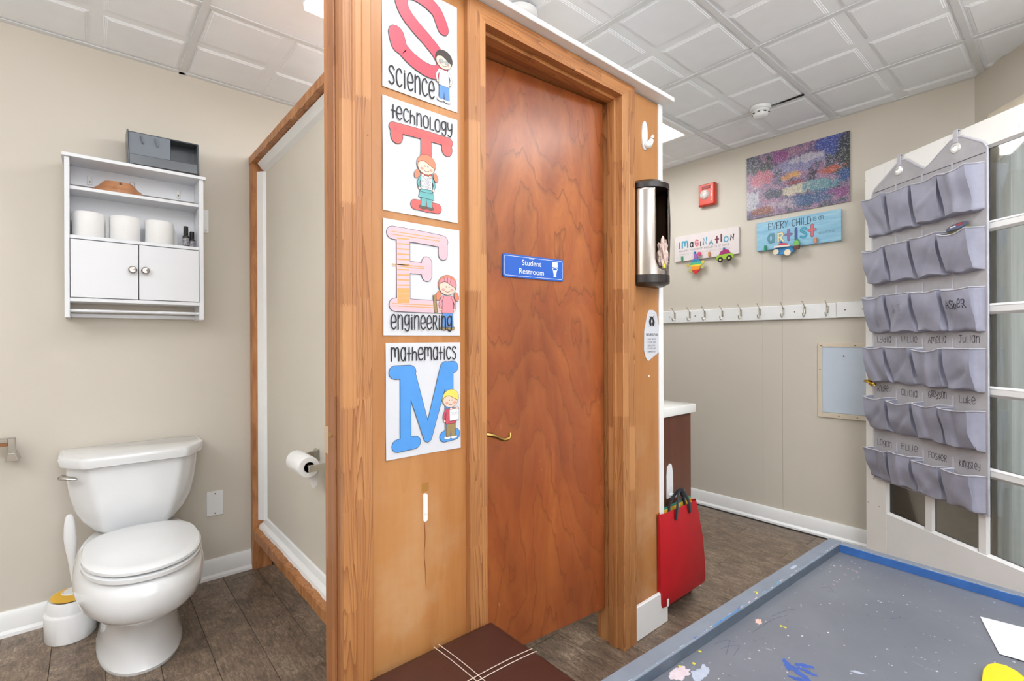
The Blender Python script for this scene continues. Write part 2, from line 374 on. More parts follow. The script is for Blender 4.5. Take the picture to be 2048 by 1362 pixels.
def smooth_path(pts, k=6):
    P = [Vector(p) for p in pts]; out = []
    if len(P) < 3: return P
    for i in range(len(P)-1):
        p0, p1, p2, p3 = P[max(i-1, 0)], P[i], P[i+1], P[min(i+2, len(P)-1)]
        for j in range(k):
            t = j/k; out.append(.5*((2*p1)+(p2-p0)*t+(2*p0-5*p1+4*p2-p3)*t*t+(3*p1-p0-3*p2+p3)*t**3))
    out.append(P[-1]); return out

# ---------------------------------------------------------------- flat print (ink lying on a surface)
def typed(name, txt, size, frame, m, parent, bold=0.):
    cu_ = bpy.data.curves.new('t', 'FONT'); cu_.body = txt; cu_.size = size; cu_.align_x = 'CENTER'; cu_.offset = bold; o_ = bpy.data.objects.new('t', cu_); COL.objects.link(o_)
    dg = bpy.context.evaluated_depsgraph_get(); dg.update(); me = bpy.data.meshes.new_from_object(o_.evaluated_get(dg)); bpy.data.objects.remove(o_)
    for v in me.vertices: v.co = Vector(frame(v.co.x, v.co.y, .0005))
    me.materials.clear(); me.materials.append(m); me.name = name; return link(name, me, parent)
class Print:
    """collects flat shapes in a local (u, v) plane; layer n lies n*0.15 mm above the surface"""
    def __init__(s, frame): s.f = frame; s.k = 0; s.vs = []; s.fs = []; s.mi = []; s.mats = []
    def mat(s, m):
        if m not in s.mats: s.mats.append(m)
        return s.mats.index(m)
    def poly(s, pts, m, layer=1):
        s.k = (s.k+1) % 11; i = len(s.vs); s.vs += [s.f(p[0], p[1], .0002+layer*.00007+s.k*4.5e-6) for p in pts]; s.fs.append(tuple(range(i, i+len(pts)))); s.mi.append(s.mat(m))
    def disc(s, c, rx, ry, m, layer=1, n=20, rot=0):
        s.poly([(c[0]+rx*math.cos(t)*math.cos(rot)-ry*math.sin(t)*math.sin(rot), c[1]+rx*math.cos(t)*math.sin(rot)+ry*math.sin(t)*math.cos(rot)) for t in [2*math.pi*k/n for k in range(n)]], m, layer)
    def stroke(s, pts, w, m, layer=1, smooth=True, cap=True):
        P = smooth_path([(p[0], p[1], 0) for p in pts], 5) if smooth and len(pts) > 2 else [Vector((p[0], p[1], 0)) for p in pts]
        ww = w if isinstance(w, (list, tuple)) else None
        L = []; R = []
        for i, p in enumerate(P):
            t = P[min(i+1, len(P)-1)]-P[max(i-1, 0)]
            if t.length < 1e-9: t = Vector((1, 0, 0))
            t.normalize(); n = Vector((-t.y, t.x, 0))
            h = (w if ww is None else ww[0]+(ww[1]-ww[0])*i/max(1, len(P)-1))/2
            L.append(p+n*h); R.append(p-n*h)
        for i in range(len(P)-1): s.poly([L[i], L[i+1], R[i+1], R[i]], m, layer)
        if cap:
            h0 = (w if ww is None else ww[0])/2; h1 = (w if ww is None else ww[1])/2
            s.disc(P[0], h0, h0, m, layer, 12); s.disc(P[-1], h1, h1, m, layer, 12)
    def build(s, name, parent=None, label=None):
        if not s.vs: return None
        me = bpy.data.meshes.new(name); me.from_pydata([tuple(v) for v in s.vs], [], s.fs)
        for m in s.mats: me.materials.append(m)
        for p, i in zip(me.polygons, s.mi): p.material_index = i
        me.update(); o = link(name, me, parent)
        if label: o['label'] = label
        return o
def outlined(pr, strokes, w, fill, layer=1, line=.0022):
    for st, ww in [(s_[0], s_[1] if len(s_) > 1 else w) for s_ in strokes]:
        pr.stroke(st, (ww[0]+line, ww[1]+line) if isinstance(ww, tuple) else ww+line, INK, layer)
    for st, ww in [(s_[0], s_[1] if len(s_) > 1 else w) for s_ in strokes]:
        pr.stroke(st, ww, fill, layer+1)

# single-line alphabet: glyph -> (advance, strokes); x 0..advance, y 0..1
G = {
 's': (.5, ['c .45,.85 .3,1 .1,.9 .08,.72 .25,.55 .4,.4 .42,.15 .25,0 .05,.1']),
 'c': (.5, ['c .45,.82 .3,1 .1,.85 .04,.5 .1,.15 .28,0 .46,.15']),
 'i': (.22, ['l .1,0 .1,.85', 'l .1,.98 .1,1']),
 'e': (.52, ['c .06,.45 .44,.5 .46,.72 .3,1 .1,.85 .04,.5 .1,.15 .28,0 .47,.15']),
 'n': (.52, ['l .06,0 .06,1', 'c .06,.7 .22,.97 .4,.9 .44,.6 .45,0']),
 't': (.36, ['l .18,0 .18,1', 'l .02,.55 .34,.55']),
 'h': (.5, ['l .06,0 .06,1', 'c .06,.45 .2,.65 .38,.58 .43,.3 .43,0']),
 'o': (.54, ['c .27,1 .08,.85 .03,.5 .08,.15 .27,0 .46,.15 .5,.5 .46,.85 .27,1']),
 'l': (.4, ['l .06,1 .06,.02 .36,.02']),
 'g': (.52, ['c .44,.9 .28,1 .08,.85 .06,.5 .22,.3 .42,.5 .46,.95', 'c .46,1 .46,.2 .38,-.08 .2,-.1 .06,.02']),
 'y': (.5, ['c .05,1 .06,.6 .2,.42 .4,.55', 'c .45,1 .44,.3 .34,-.05 .18,-.1 .05,0']),
 'r': (.46, ['l .06,0 .06,1', 'c .06,.95 .35,.98 .36,.7 .25,.5 .08,.5', 'l .2,.5 .42,0']),
 'm': (.78, ['l .06,0 .06,1', 'c .06,.75 .18,.97 .34,.9 .38,.5 .38,.3', 'c .38,.75 .5,.97 .66,.9 .7,.5 .71,0']),
 'a': (.54, ['c .44,.75 .3,1 .1,.85 .04,.5 .1,.12 .28,0 .42,.25', 'l .46,1 .46,0']),
 'd': (.54, ['c .44,.5 .28,.62 .08,.45 .06,.15 .22,0 .42,.15', 'l .46,1 .46,0']),
 'k': (.48, ['l .06,0 .06,1', 'l .42,.65 .08,.35 .44,0']),
 'f': (.42, ['c .4,.95 .25,1 .16,.8 .16,0', 'l .02,.55 .34,.55']),
 'u': (.5, ['c .05,.7 .07,.1 .22,0 .42,.15', 'l .44,.7 .44,0']),
 'w': (.7, ['l .03,.7 .18,0 .34,.6 .5,0 .66,.7']),
 'A': (.6, ['l .02,0 .28,1 .55,0', 'l .12,.38 .46,.38']),
 'E': (.5, ['l .45,1 .06,1 .06,0 .46,0', 'l .06,.52 .38,.52']),
 'V': (.56, ['l .02,1 .27,0 .53,1']),
 'R': (.52, ['l .06,0 .06,1', 'c .06,1 .4,.98 .42,.72 .06,.5', 'l .14,.5 .46,0']),
 'Y': (.52, ['l .03,1 .26,.5 .5,1', 'l .26,.5 .2,0']),
 'C': (.56, ['c .52,.85 .35,1 .1,.85 .05,.5 .1,.15 .32,0 .53,.15']),
 'H': (.56, ['l .06,0 .06,1', 'l .5,0 .5,1', 'l .06,.5 .5,.5']),
 'I': (.2, ['l .1,0 .1,1']), 'L': (.46, ['l .06,1 .06,0 .44,0']),
 'D': (.58, ['l .06,0 .06,1', 'c .06,1 .4,.92 .52,.5 .4,.08 .06,0']),
 'F': (.48, ['l .45,1 .06,1 .06,0', 'l .06,.52 .36,.52']), 'K': (.52, ['l .06,0 .06,1', 'l .45,1 .08,.45 .5,0']),
 'J': (.5, ['l .1,1 .5,1', 'c .32,1 .32,.2 .18,0 .03,.15']), 'O': (.56, ['c .28,1 .05,.8 .05,.2 .28,0 .5,.2 .5,.8 .28,1']),
 'G': (.58, ['c .52,.85 .3,1 .08,.75 .08,.25 .3,0 .52,.15 .53,.45', 'l .53,.45 .3,.45']),
 'S': (.52, ['c .47,.85 .28,1 .08,.85 .12,.6 .4,.42 .46,.18 .25,0 .04,.12']), 'W': (.8, ['l .03,1 .2,0 .4,.8 .6,0 .77,1']),
 'N': (.58, ['l .06,0 .06,1 .5,0 .5,1']), 'T': (.5, ['l .02,1 .5,1', 'l .26,1 .26,0']), 'P': (.5, ['l .06,0 .06,1', 'c .06,1 .4,.98 .42,.72 .06,.48']),
 '0': (.4, ['c .2,1 .04,.8 .04,.2 .2,0 .36,.2 .36,.8 .2,1']), '1': (.24, ['l .04,.8 .14,1 .14,0']), ' ': (.35, []),
}
def glyph(ch):
    adv, st = G.get(ch) or G.get(ch.lower()) or G['o']
    out = []
    for s_ in st:
        k, rest = s_[0], s_[2:].split(); out.append((k == 'c', [tuple(float(q) for q in p.split(',')) for p in rest]))
    return adv, out
def text_width(txt): return sum(glyph(c)[0]+.08 for c in txt)-.08
def write(pr, txt, u0, v0, height, width=None, m=None, weight=.08, layer=1, jit=0, mats=None, slope=0):
    sx = height if width is None else width/text_width(txt)
    x = u0; rg = random.Random(len(txt)*7+int(abs(v0)*1000))
    for i, ch in enumerate(txt):
        adv, sts = glyph(ch); dy = rg.uniform(-jit, jit)*height
        for cur, pts in sts:
            pr.stroke([(x+p[0]*sx, v0+dy+p[1]*height+slope*(x-u0)) for p in pts], weight*height, (mats[i % len(mats)] if mats else m) or INK, layer, smooth=cur)
        x += (adv+.08)*sx
    return x

# ================================================================= SETTING
H = 2.44; YA = 2.7985; XH = 3.286; YB = 1.139
GX = [.340+.627*k for k in range(-5, 5)]; GY = [.315+.617*k for k in range(-5, 5)]
DC = (3.286, .343); DA = math.radians(180+38)          # diagonal wall: corner and direction
DE = (DC[0]+1.75*math.cos(DA), DC[1]+1.75*math.sin(DA))
fl = box('floor', -2.3, 3.40, -2.7, 2.9, -.06, -.004, plain('floor_underlay', C(50, 40, 34), .8), bev=0); tag(fl, kind='structure')
pm = box('plank', 0, .1505, 0, .9125, -.004, 0, FLOOR, fl, bev=.0008); pmesh = pm.data
first = True; nb = 0
for i in range(-17, 19):
    x = .3465+.152*i
    if x > 3.28: break
    off = random.Random(i*13+5).uniform(0, .914)
    if i == 0: off = 2.362-.914*2
    if i == 1: off = 1.803-.914
    if x < -.55: lo, hi = -.3, 2.5
    y = off
    while y > -2.6: y -= .914
    while y < 2.79:
        nb += 1
        if first: o = pm; first = False
        else: o = link('plank', pmesh, fl)
        o.location = (x, y, 0)
        if y+.9125 > 2.79: o.scale = (1, max(.02, (2.79-y)/.9125), 1)
        y += .914
S = lambda o: tag(o, kind='structure')
wa = S(box('wall_back', -2.3, 3.40, YA, YA+.1, 0, 2.6, WALL, bev=0))
wh = S(box('wall_right', XH, XH+.1, DC[1]-.06, YA, 0, 2.6, WALL, bev=0))
S(box('wall_left', -2.3, -2.2, -2.7, YA, 0, 2.6, WALL, bev=0))
# rear wall with a window opening (behind the camera)
wr = S(mesh('wall_rear', [], [], WALL))
box('wall_panel', -2.2, -1.0, -2.7, -2.6, 0, 2.6, WALL, wr, bev=0); box('wall_panel', 1.4, 2.05, -2.7, -2.6, 0, 2.6, WALL, wr, bev=0)
box('wall_panel', -1.0, 1.4, -2.7, -2.6, 0, .65, WALL, wr, bev=0); box('wall_panel', -1.0, 1.4, -2.7, -2.6, 2.05, 2.6, WALL, wr, bev=0)
wf = S(box('window_1', -1.0, 1.4, -2.62, -2.58, .62, .66, WHITE)); box('window_frame', -1.0, 1.4, -2.62, -2.58, 2.03, 2.07, WHITE, wf); box('window_frame', .18, .22, -2.62, -2.58, .66, 2.03, WHITE, wf)
# diagonal wall
def diag(s, n, z): return (DC[0]+s*math.cos(DA)+n*math.sin(DA), DC[1]+s*math.sin(DA)-n*math.cos(DA), z)   # n>0 : into the room
wd = S(mesh('wall_diagonal', [], [], WALL))
def dpanel(name, s0, s1, z0, z1, mat, par, n0=-.1, n1=0.):
    vs = [diag(s_, n_, z_) for z_ in (z0, z1) for s_, n_ in ((s0, n0), (s1, n0), (s1, n1), (s0, n1))]
    return mesh(name, vs, [(0, 1, 2, 3), (4, 5, 6, 7), (0, 1, 5, 4), (1, 2, 6, 5), (2, 3, 7, 6), (3, 0, 4, 7)], mat, par)
for a_ in ((-.05, .20, 0, 2.6), (1.10, 1.75, 0, 2.6), (.20, 1.10, 0, .10), (.20, 1.10, 2.02, 2.6)): dpanel('wall_panel', *a_, WALL, wd)
w2 = S(dpanel('window_2', .20, 1.10, .10, .13, WHITE, None)); dpanel('window_frame', .20, .225, .13, 2.02, WHITE, w2, -.08, -.04); dpanel('window_frame', .62, .66, .13, 2.02, WHITE, w2, -.08, -.04); dpanel('pane', .225, 1.10, .13, 2.02, GLASS, w2, -.062, -.058)
S(box('wall_front', DE[0], DE[0]+.1, -2.7, DE[1], 0, 2.6, WALL, bev=0))
# wall seams on the hook wall
for y in (1.226, 1.345):
    sm_ = plain('wall_seam_fine', C(176, 166, 151), .9) if y < 1.3 else plain('wall_seam_faint', C(198, 190, 176), .9)
    box('seam', XH-.0006, XH+.001, y, y+.0020, .1, 1.28, sm_, wh, bev=0); box('seam', XH-.0006, XH+.001, y, y+.0020, 1.37, 2.0, sm_, wh, bev=0)
# ceiling
ce = S(box('ceiling', -2.3, 3.40, -2.7, 2.9, 2.50, 2.6, TBARD, bev=0))
def tile_mesh(x0, x1, y0, y1, cx1=9, cy1=9, plain_tile=False, notch=False):
    g = .0015; zb = 2.4415; V = []; F = []
    X0, X1, Y0, Y1 = x0+g, min(x1-g, cx1), y0+g, min(y1-g, cy1)
    def quadring(a, b):
        for i in range(4): F.append((a+i, a+(i+1) % 4, b+(i+1) % 4, b+i))
    def rect(ax, bx, ay, by, z): i = len(V); V.extend([(ax, ay, z), (bx, ay, z), (bx, by, z), (ax, by, z)]); return i
    if plain_tile:
        a = rect(X0, X1, Y0, Y1, zb); F.append((a, a+1, a+2, a+3)); return V, F
    xm, ym = (x0+x1)/2, (y0+y1)/2
    xs = [(x0+.02, xm-.022), (xm+.022, x1-.02)]; ys = [(y0+.02, ym-.022), (ym+.022, y1-.02)]
    gx = sorted({X0, X1}|{min(v, X1) for p in xs for v in p}); gy = sorted({Y0, Y1}|{min(v, Y1) for p in ys for v in p})
    cells = [(min(a, X1), min(b, X1), min(c, Y1), min(d, Y1)) for a, b in xs for c, d in ys]
    for i in range(len(gx)-1):
        for j in range(len(gy)-1):
            mx_, my_ = (gx[i]+gx[i+1])/2, (gy[j]+gy[j+1])/2
            if any(a < mx_ < b and c < my_ < d for a, b, c, d in cells): continue
            if notch and mx_ > x1-.02 and my_ < ym-.02 : continue
            r = rect(gx[i], gx[i+1], gy[j], gy[j+1], zb); F.append((r, r+1, r+2, r+3))
    for a, b, c, d in cells:
        if b-a < .05 or d-c < .05:
            r = rect(a, b, c, d, zb); F.append((r, r+1, r+2, r+3)); continue
        prev = rect(a, b, c, d, zb)
        for ins, z in ((.001, zb-.0016), (.006, zb-.0018), (.007, zb-.0034), (.012, zb-.0036), (.0135, zb-.0052)):
            cur = rect(a+ins, b-ins, c+ins, d-ins, z); quadring(prev, cur); prev = cur
        F.append((prev, prev+1, prev+2, prev+3))
    return V, F
LIGHTS = {(4, 4): 'troffer', (2, -1): 0}
tm = None
LT = [(2.221, 1.549), (.34, .315), (-.287, .932), (.34, -.919), (-1.541, .315), (-.914, -2.153), (1.594, -.302)]  # first is the visible troffer, the others are added fill lights out of view
for gx in GX:
    for gy in GY:
        if gx < -2.3 or gy < -2.7 or gx > 3.1 or gy > 2.75: continue
        cxm, cym = gx+.31, gy+.31
        # beyond the diagonal wall
        if (cxm-DC[0])*math.sin(DA)-(cym-DC[1])*math.cos(DA) < -.42 and cxm > 1.9: continue
        if cxm > 2.2 and cym < -.9: continue
        lit = any(abs(gx-a) < .02 and abs(gy-b) < .02 for a, b in LT)
        x1, y1 = gx+.627, gy+.617
        if lit:
            t = thing('ceiling_light', 'recessed square ceiling light with glowing lens beside the hook wall' if gx > 2 and gy > 1 else {(.34, .315): 'added square fill light directly above the camera position', (.34, -.919): 'added square fill light in the middle of the classroom behind the camera', (-1.541, .315): 'added square fill light near the plain far wall of the classroom', (-.914, -2.153): 'added square fill light nearest the rear window', (1.594, -.302): 'added square fill light over the play table', (-.287, .932): 'added square fill light just in front of the toilet alcove'}[min([(.34, .315), (.34, -.919), (-1.541, .315), (-.914, -2.153), (1.594, -.302), (-.287, .932)], key=lambda q: abs(q[0]-gx)+abs(q[1]-gy))], 'light', (gx, gy, 2.43), group=None if gx > 2 and gy > 1 else 'added classroom fill lights')
            f = []
            for nm, a in (('frame', (0.012, .615, .012, .05)), ('frame', (.012, .615, .567, .605)), ('frame', (.012, .05, .05, .567)), ('frame', (.577, .615, .05, .567))):
                box(nm, a[0], a[1], a[2], a[3], -.006, .012, WHITE, t, .002)
            box('diffuser', .05, .577, .05, .567, .006, .012, MATS.setdefault('lens_glow', emit('lens_glow', (1, .98, .94, 1), 1.6)), t, .001)
            continue
        plain_t = abs(gx-.34) < .02 and abs(gy-1.549) < .02
        notch = abs(gx-2.221) < .02 and abs(gy-.932) < .02
        if x1 > XH or y1 > YA or plain_t or notch:
            V, F = tile_mesh(gx, x1, gy, y1, XH, YA, plain_t, notch)
            mesh('ceiling_tile', V, F, CEIL, ce)
        else:
            if tm is None:
                V, F = tile_mesh(0, .627, 0, .617); o = mesh('ceiling_tile', V, F, CEIL, ce); tm = o.data
            else: o = link('ceiling_tile', tm, ce)
            o.location = (gx, gy, 0)
for gx in GX:
    if -2.3 < gx < XH:
        box('grid_bar', gx-.012, gx+.012, -2.6 if gx < 1.9 else (DC[1]+(gx-DC[0])*math.tan(math.radians(38))), YA, 2.436, 2.4405, TBAR, ce, .0006)
for gy in GY:
    if -2.6 < gy < YA-.01:
        xe = XH if gy > DC[1] else min(XH, DC[0]+(gy-DC[1])/math.tan(math.radians(38))) if gy > DE[1] else DE[0]
        for i, gx in enumerate([-2.2-.001]+[g for g in GX if -2.2 < g]):
            x1 = min(xe, GX[GX.index(gx)+1] if gx in GX and GX.index(gx)+1 < len(GX) else (xe if gx in GX else GX[1]))
            if x1-gx > .03: box('grid_bar', gx+(.012 if gx in GX else 0), x1-.012 if x1 < xe else x1, gy-.012, gy+.012, 2.4365, 2.4405, TBAR, ce, .0006)
box('wall_angle', -2.2, XH, YA-.022, YA, 2.436, 2.4405, TBAR, ce, .0005); box('wall_angle', XH-.022, XH, DC[1], YA-.022, 2.436, 2.4405, TBAR, ce, .0005)
# dark sliver painted as the shaded gap at a slipped tile
mesh('tile_gap_shade', [(2.837, .944, 2.4350), (2.812, .944, 2.4350), (2.834, 1.11, 2.4350), (2.837, 1.11, 2.4350)], [(0, 1, 2, 3)], TBARD, ce)
# baseboards
def base_profile(y0, sgn=-1, h=.095, d=.014):
    return [(y0, 0), (y0+sgn*(d+.012), 0), (y0+sgn*(d+.011), .012), (y0+sgn*(d+.002), .02), (y0+sgn*d, .022), (y0+sgn*d, h-.014), (y0+sgn*d*.45, h), (y0, h)]
S(prism('baseboard_back', base_profile(YA), 'yz', -2.2, .63, WHITE, smooth=True))
S(prism('baseboard_enclosure', base_profile(YA), 'yz', .78, 1.72, WHITE, smooth=True))
S(prism('baseboard_right', [(p[0], p[1]) for p in base_profile(XH)], 'xz', DC[1], YA, WHITE, smooth=True))

# ---- restroom enclosure: front wall, end post, partition, right wall
PZ = 2.13
en = S(thing('wall_enclosure', None, None)); 
W = []
box('wall_core', .47, .868, YB+.012, 1.236, 0, PZ, plain('wall_core_beige', C(198, 189, 172), .6), en, bev=0)
box('wall_core', 1.53, 1.79, YB+.012, 1.236, 0, PZ, MATS['wall_core_beige'], en, bev=0)
box('wall_core', .868, 1.53, YB+.012, 1.236, 2.095, PZ, MATS['wall_core_beige'], en, bev=0)
box('wall_side', 1.70, 1.79, 1.236, YA, 0, PZ, WALL, en, bev=0)
box('plywood_panel', .50, .84, YB, YB+.012, .0, PZ, PLY, en, .001)['label'] = 'orange plywood panel below and behind the posters'
box('plywood_panel', 1.57, 1.775, YB, YB+.012, .0, PZ, PLY, en, .001)
# end jamb facing the toilet side, built from three boards
box('jamb_board', .452, .472, 1.182, 1.250, 0, PZ, EDGEW, en, .002)
box('jamb_board', .455, .472, YB-.004, 1.181, 0, PZ, EDGEW, en, .0015)
def casing(name, x0, x1, z0, z1, par, y=1.120, mat=FING, n=3, mitre=None):
    """flat casing board with shallow flutes"""
    w_ = x1-x0; pts = [(x0, YB), (x0, y+.002), (x0+.002, y)]
    for k in range(1, n):
        xc = x0+w_*k/n; pts += [(xc-.0018, y), (xc, y+.0012), (xc+.0018, y)]
    pts += [(x1-.002, y), (x1, y+.002), (x1, YB)]
    if mitre is None: return prism(name, pts, 'xy', z0, z1, mat, par)
    n_ = len(pts); vs = [(p[0], p[1], z0) for p in pts]+[(p[0], p[1], mitre(p[0])) for p in pts]
    return mesh(name, vs, [tuple(range(n_)), tuple(range(2*n_-1, n_-1, -1))]+[(i, (i+1) % n_, n_+(i+1) % n_, n_+i) for i in range(n_)], mat, par)
casing('corner_casing', .447, .520, 0, PZ, en)
HB, HT = 2.078, 2.132
casing('door_casing', .806, .870, 0, 0, en, n=2, mitre=lambda x: HB+(.870-x)*(HT-HB)/.064)
casing('door_casing', 1.513, 1.592, 0, 0, en, n=2, mitre=lambda x: HB+(x-1.513)*(HT-HB)/.079)
mesh('header_casing', [(.870, 1.12, HB), (1.513, 1.12, HB), (1.592, 1.12, HT), (.806, 1.12, HT), (.870, YB, HB), (1.513, YB, HB), (1.592, YB, HT), (.806, YB, HT)],
     [(0, 1, 2, 3), (4, 5, 6, 7), (0, 1, 5, 4), (1, 2, 6, 5), (2, 3, 7, 6), (3, 0, 4, 7)], FINGX, en)
box('jamb', 1.513, 1.53, YB, 1.250, 0, HB+.016, FING, en, .001); box('jamb', .868, .872, YB, 1.250, 0, HB+.016, FING, en, .001)
box('jamb', .870, 1.53, YB, 1.315, HB+.0005, HB+.016, FINGX, en, .001)
box('door_stop', .87, 1.513, 1.150, 1.185, HB-.010, HB+.001, FINGX, en, .001); box('door_stop', 1.503, 1.514, 1.150, 1.185, 0, HB-.010, FING, en, .001)
# white cap, corner bead and plinth
box('cap_board', .44, 1.815, 1.085, 1.262, PZ+.004, PZ+.022, WHITE, en, .002)
box('cap_board', 1.68, 1.815, 1.262, YA, PZ+.004, PZ+.022, WHITE, en, .002)
box('corner_bead', 1.774, 1.803, YB-.006, 1.16, .10, PZ+.003, WHITE, en, .002)
box('plinth', 1.592, 1.812, YB-.017, YB-.002, 0, .135, WHITE, en, .004); box('plinth', 1.797, 1.812, YB-.002, 1.3, 0, .135, WHITE, en, .003)
box('strike_plate', .4505, .4525, 1.225, 1.2505, .885, .952, plain('painted_strike', C(196, 170, 140), .5), en, .0005)
prism('cable_clip', [(.4485, .0), (.452, .0), (.452, .01)], 'xz', 1.20, 1.22, BRASS, en).location.z = .93
# plaster drip and scuffs on the door casing / panel
pr = Print(lambda u, v, n: (u, YB-n-.0004, v))
pr.stroke([(.672, .682), (.674, .64), (.671, .60), (.675, .55), (.676, .515)], (.0022, .001), plain('dried_drip', C(140, 78, 34), .3), 1)
pr.poly([(.664, .764), (.684, .766), (.685, .79), (.664, .788)], plain('glue_patch', C(170, 120, 58), .2), 1)
pr.build('dried_drip', en)
pt = S(thing('partition', None, None))
box('panel', .690, .705, 1.25, 2.73, .17, 2.09, PANEL, pt, 0)
box('frame_post', .63, .72, 2.755, YA-.002, 0, 2.075, CHIPW, pt, .002); box('frame_post', .73, .79, 2.74, YA-.002, 0, .17, CHIPW, pt, .002)
# rough top rail: uneven lower edge
rg = random.Random(3); NP = 46; V = []
for i in range(NP+1):
    y = 1.25+(YA-.004-1.25)*i/NP; zb = 2.070+rg.uniform(-.005, .004)
    V += [(.627, y, zb), (.72, y, 2.066), (.72, y, 2.112), (.634, y, 2.112), (.627, y, 2.106)]
F = [(i*5+k, i*5+(k+1) % 5, (i+1)*5+(k+1) % 5, (i+1)*5+k) for i in range(NP) for k in range(5)]+[tuple(range(4, -1, -1)), tuple(NP*5+k for k in range(5))]
mesh('top_rail', V, F, CHIPW, pt)
V = []
for i in range(NP+1):
    y = 1.25+(YA-.01-1.25)*i/NP; j = rg.uniform(-.003, .003)
    V += [(.628+abs(j), y, .166), (.712, y, .166), (.712, y, .21), (.636+j, y, .213+j), (.629+abs(j), y, .205+j)]
mesh('bottom_rail', V, F, CHIPW, pt)
prism('bead', [(.652, 2.066), (.690, 2.066), (.690, 2.028), (.672, 2.040)], 'xz', 1.25, 2.73, WHITE, pt)
prism('bead', [(.655, .21), (.690, .21), (.690, .262), (.683, .258), (.676, .236), (.660, .225)], 'xz', 1.25, 2.75, WHITE, pt)
prism('bead', [(.655, 2.755), (.690, 2.755), (.690, 2.72), (.676, 2.728)], 'xy', .25, 2.03, WHITE, pt)

# ---- student restroom door (slightly ajar, pushed in at the lever side)
DHX, DHY = 1.508, 1.208; DAng = math.atan2(.055, -.637)
dr = thing('restroom_door', 'red-brown veneered flush door with blue sign, standing slightly ajar', 'door', (DHX, DHY, .128), DAng)
# local x runs from hinge to lever edge; local -y... slab lies behind the local x axis
DL = .636
box('door_slab', 0, DL, -.035, 0, 0, HB-.128-.003, DOORW, dr, .0015)
lv = lathe('lever_rose', [(.0, 0), (.03, 0), (.031, .004), (.026, .009), (.012, .012), (.010, .03), (0, .031)], BRASS, dr, (DL-.035, 0, .745), 'y', 20)
tube('lever_handle', smooth_path([(DL-.035, .030, .745), (DL-.06, .045, .746), (DL-.09, .052, .738), (DL-.125, .052, .722), (DL-.15, .050, .726), (DL-.155, .048, .74)], 4), [.009]*9+[.0075]*8+[.006]*4, BRASS, dr, 8, .8)
# sign on the door
sg = thing('restroom_sign', 'small blue sign with white letters and toilet symbol on the red-brown door', 'sign', (DHX, DHY, .128), DAng)
def rr(x0, x1, z0, z1, r, n=4):
    out = []
    for cx_, cz_, a0 in ((x1-r, z1-r, 0), (x0+r, z1-r, 90), (x0+r, z0+r, 180), (x1-r, z0+r, 270)):
        for k in range(n+1): t = math.radians(a0+90*k/n); out.append((cx_+r*math.cos(t), cz_+r*math.sin(t)))
    return out
SX0, SX1, SZ0, SZ1 = .210, .477, 1.375-.128, 1.452-.128
prism('sign_plate', rr(SX0, SX1, SZ0, SZ1, .008), 'xz', .0005, .005, plain('sign_blue', C(34, 96, 196), .3, var=.03), sg)
SW = plain('sign_white', C(225, 232, 240), .4)
pr = Print(lambda u, v, n: (SX1-u, .005+n, SZ0+v))
w_, h_ = SX1-SX0, SZ1-SZ0
bd = rr(.006, w_-.006, .006, h_-.006, .006)
pr.stroke(bd+[bd[0]], .0014, SW, 1, smooth=False, cap=False)
for tx_, zz_, hh_ in (('Student', .044, .026), ('Restroom', .015, .026), ('Unisex', .0665, .008)): typed('printed_word', tx_, hh_, lambda u, v, n, zz_=zz_: (SX1-(.120+u*1.05), .0053+n, SZ0+zz_+v), SW, sg, .0002)
pr.poly([(.212, .048), (.239, .048), (.238, .066), (.213, .066)], SW, 2); pr.disc((.2255, .041), .013, .006, SW, 2); pr.poly([(.216, .038), (.235, .038), (.232, .024), (.219, .024)], SW, 2)
pr.poly([(.220, .026), (.231, .026), (.232, .013), (.219, .013)], SW, 2); pr.disc((.2255, .041), .010, .0035, MATS['sign_blue'], 3)
pr.build('printed_words', sg)

# ---- posters
def poster(name, label, x0, x1, z0, z1, art, tilt=0., word=None):
    t = thing(name, label, 'poster', (x0, YB, z0), group=None)
    w_, h_ = x1-x0, z1-z0
    V = []; n = 8; rg = random.Random(name+label)
    for j in range(n+1):
        for i in range(n+1):
            u, v = i/n, j/n
            V.append((u*w_, -.0012-.0016*abs(math.sin(u*3+v*4+len(label)))*(1-v*.3)-.0012*((u-.5)**4*8), v*h_+u*tilt))
    F = [(j*(n+1)+i, j*(n+1)+i+1, (j+1)*(n+1)+i+1, (j+1)*(n+1)+i) for j in range(n) for i in range(n)]
    sh = mesh('paper_sheet', V, F, PAPER, t, smooth=True)
    pr = Print(lambda u, v, nn: (u*w_, -.0055-nn*2, v*h_+u*tilt)); pr.f = lambda u, v, nn: (u, -.0040-nn, v+u/w_*tilt)
    art(pr, w_, h_); pr.build('printed_artwork', t)
    return t
SK = col('print_skin', 232, 196, 178); SKR = col('print_blush', 222, 150, 140); HAIRD = col('print_dark_hair', 66, 58, 56); HAIRR = col('print_orange_hair', 222, 128, 96)
HAIRY = col('print_yellow_hair', 240, 208, 96); PRED = col('print_red', 196, 80, 96); PRED2 = col('print_coral', 206, 94, 92); PORG = col('print_peach', 214, 162, 100)
PLIL = col('print_lilac', 214, 180, 190); PBLU = col('print_blue', 78, 146, 216); PJEAN = col('print_jeans', 92, 138, 200); PTEAL = col('print_teal', 100, 168, 170); PWH = col('print_white', 232, 234, 238)
PTAN = col('print_khaki', 150, 128, 86); PGR = col('print_grey', 150, 158, 160); PSHOE = col('print_shoe', 96, 84, 78); PROSE = col('print_rose', 214, 140, 150)
def opoly(pr, pts, m, layer, lw=.0011):
    pr.poly(pts, m, layer); pr.stroke(list(pts)+[pts[0]], lw, INK, layer+1, smooth=False, cap=False)
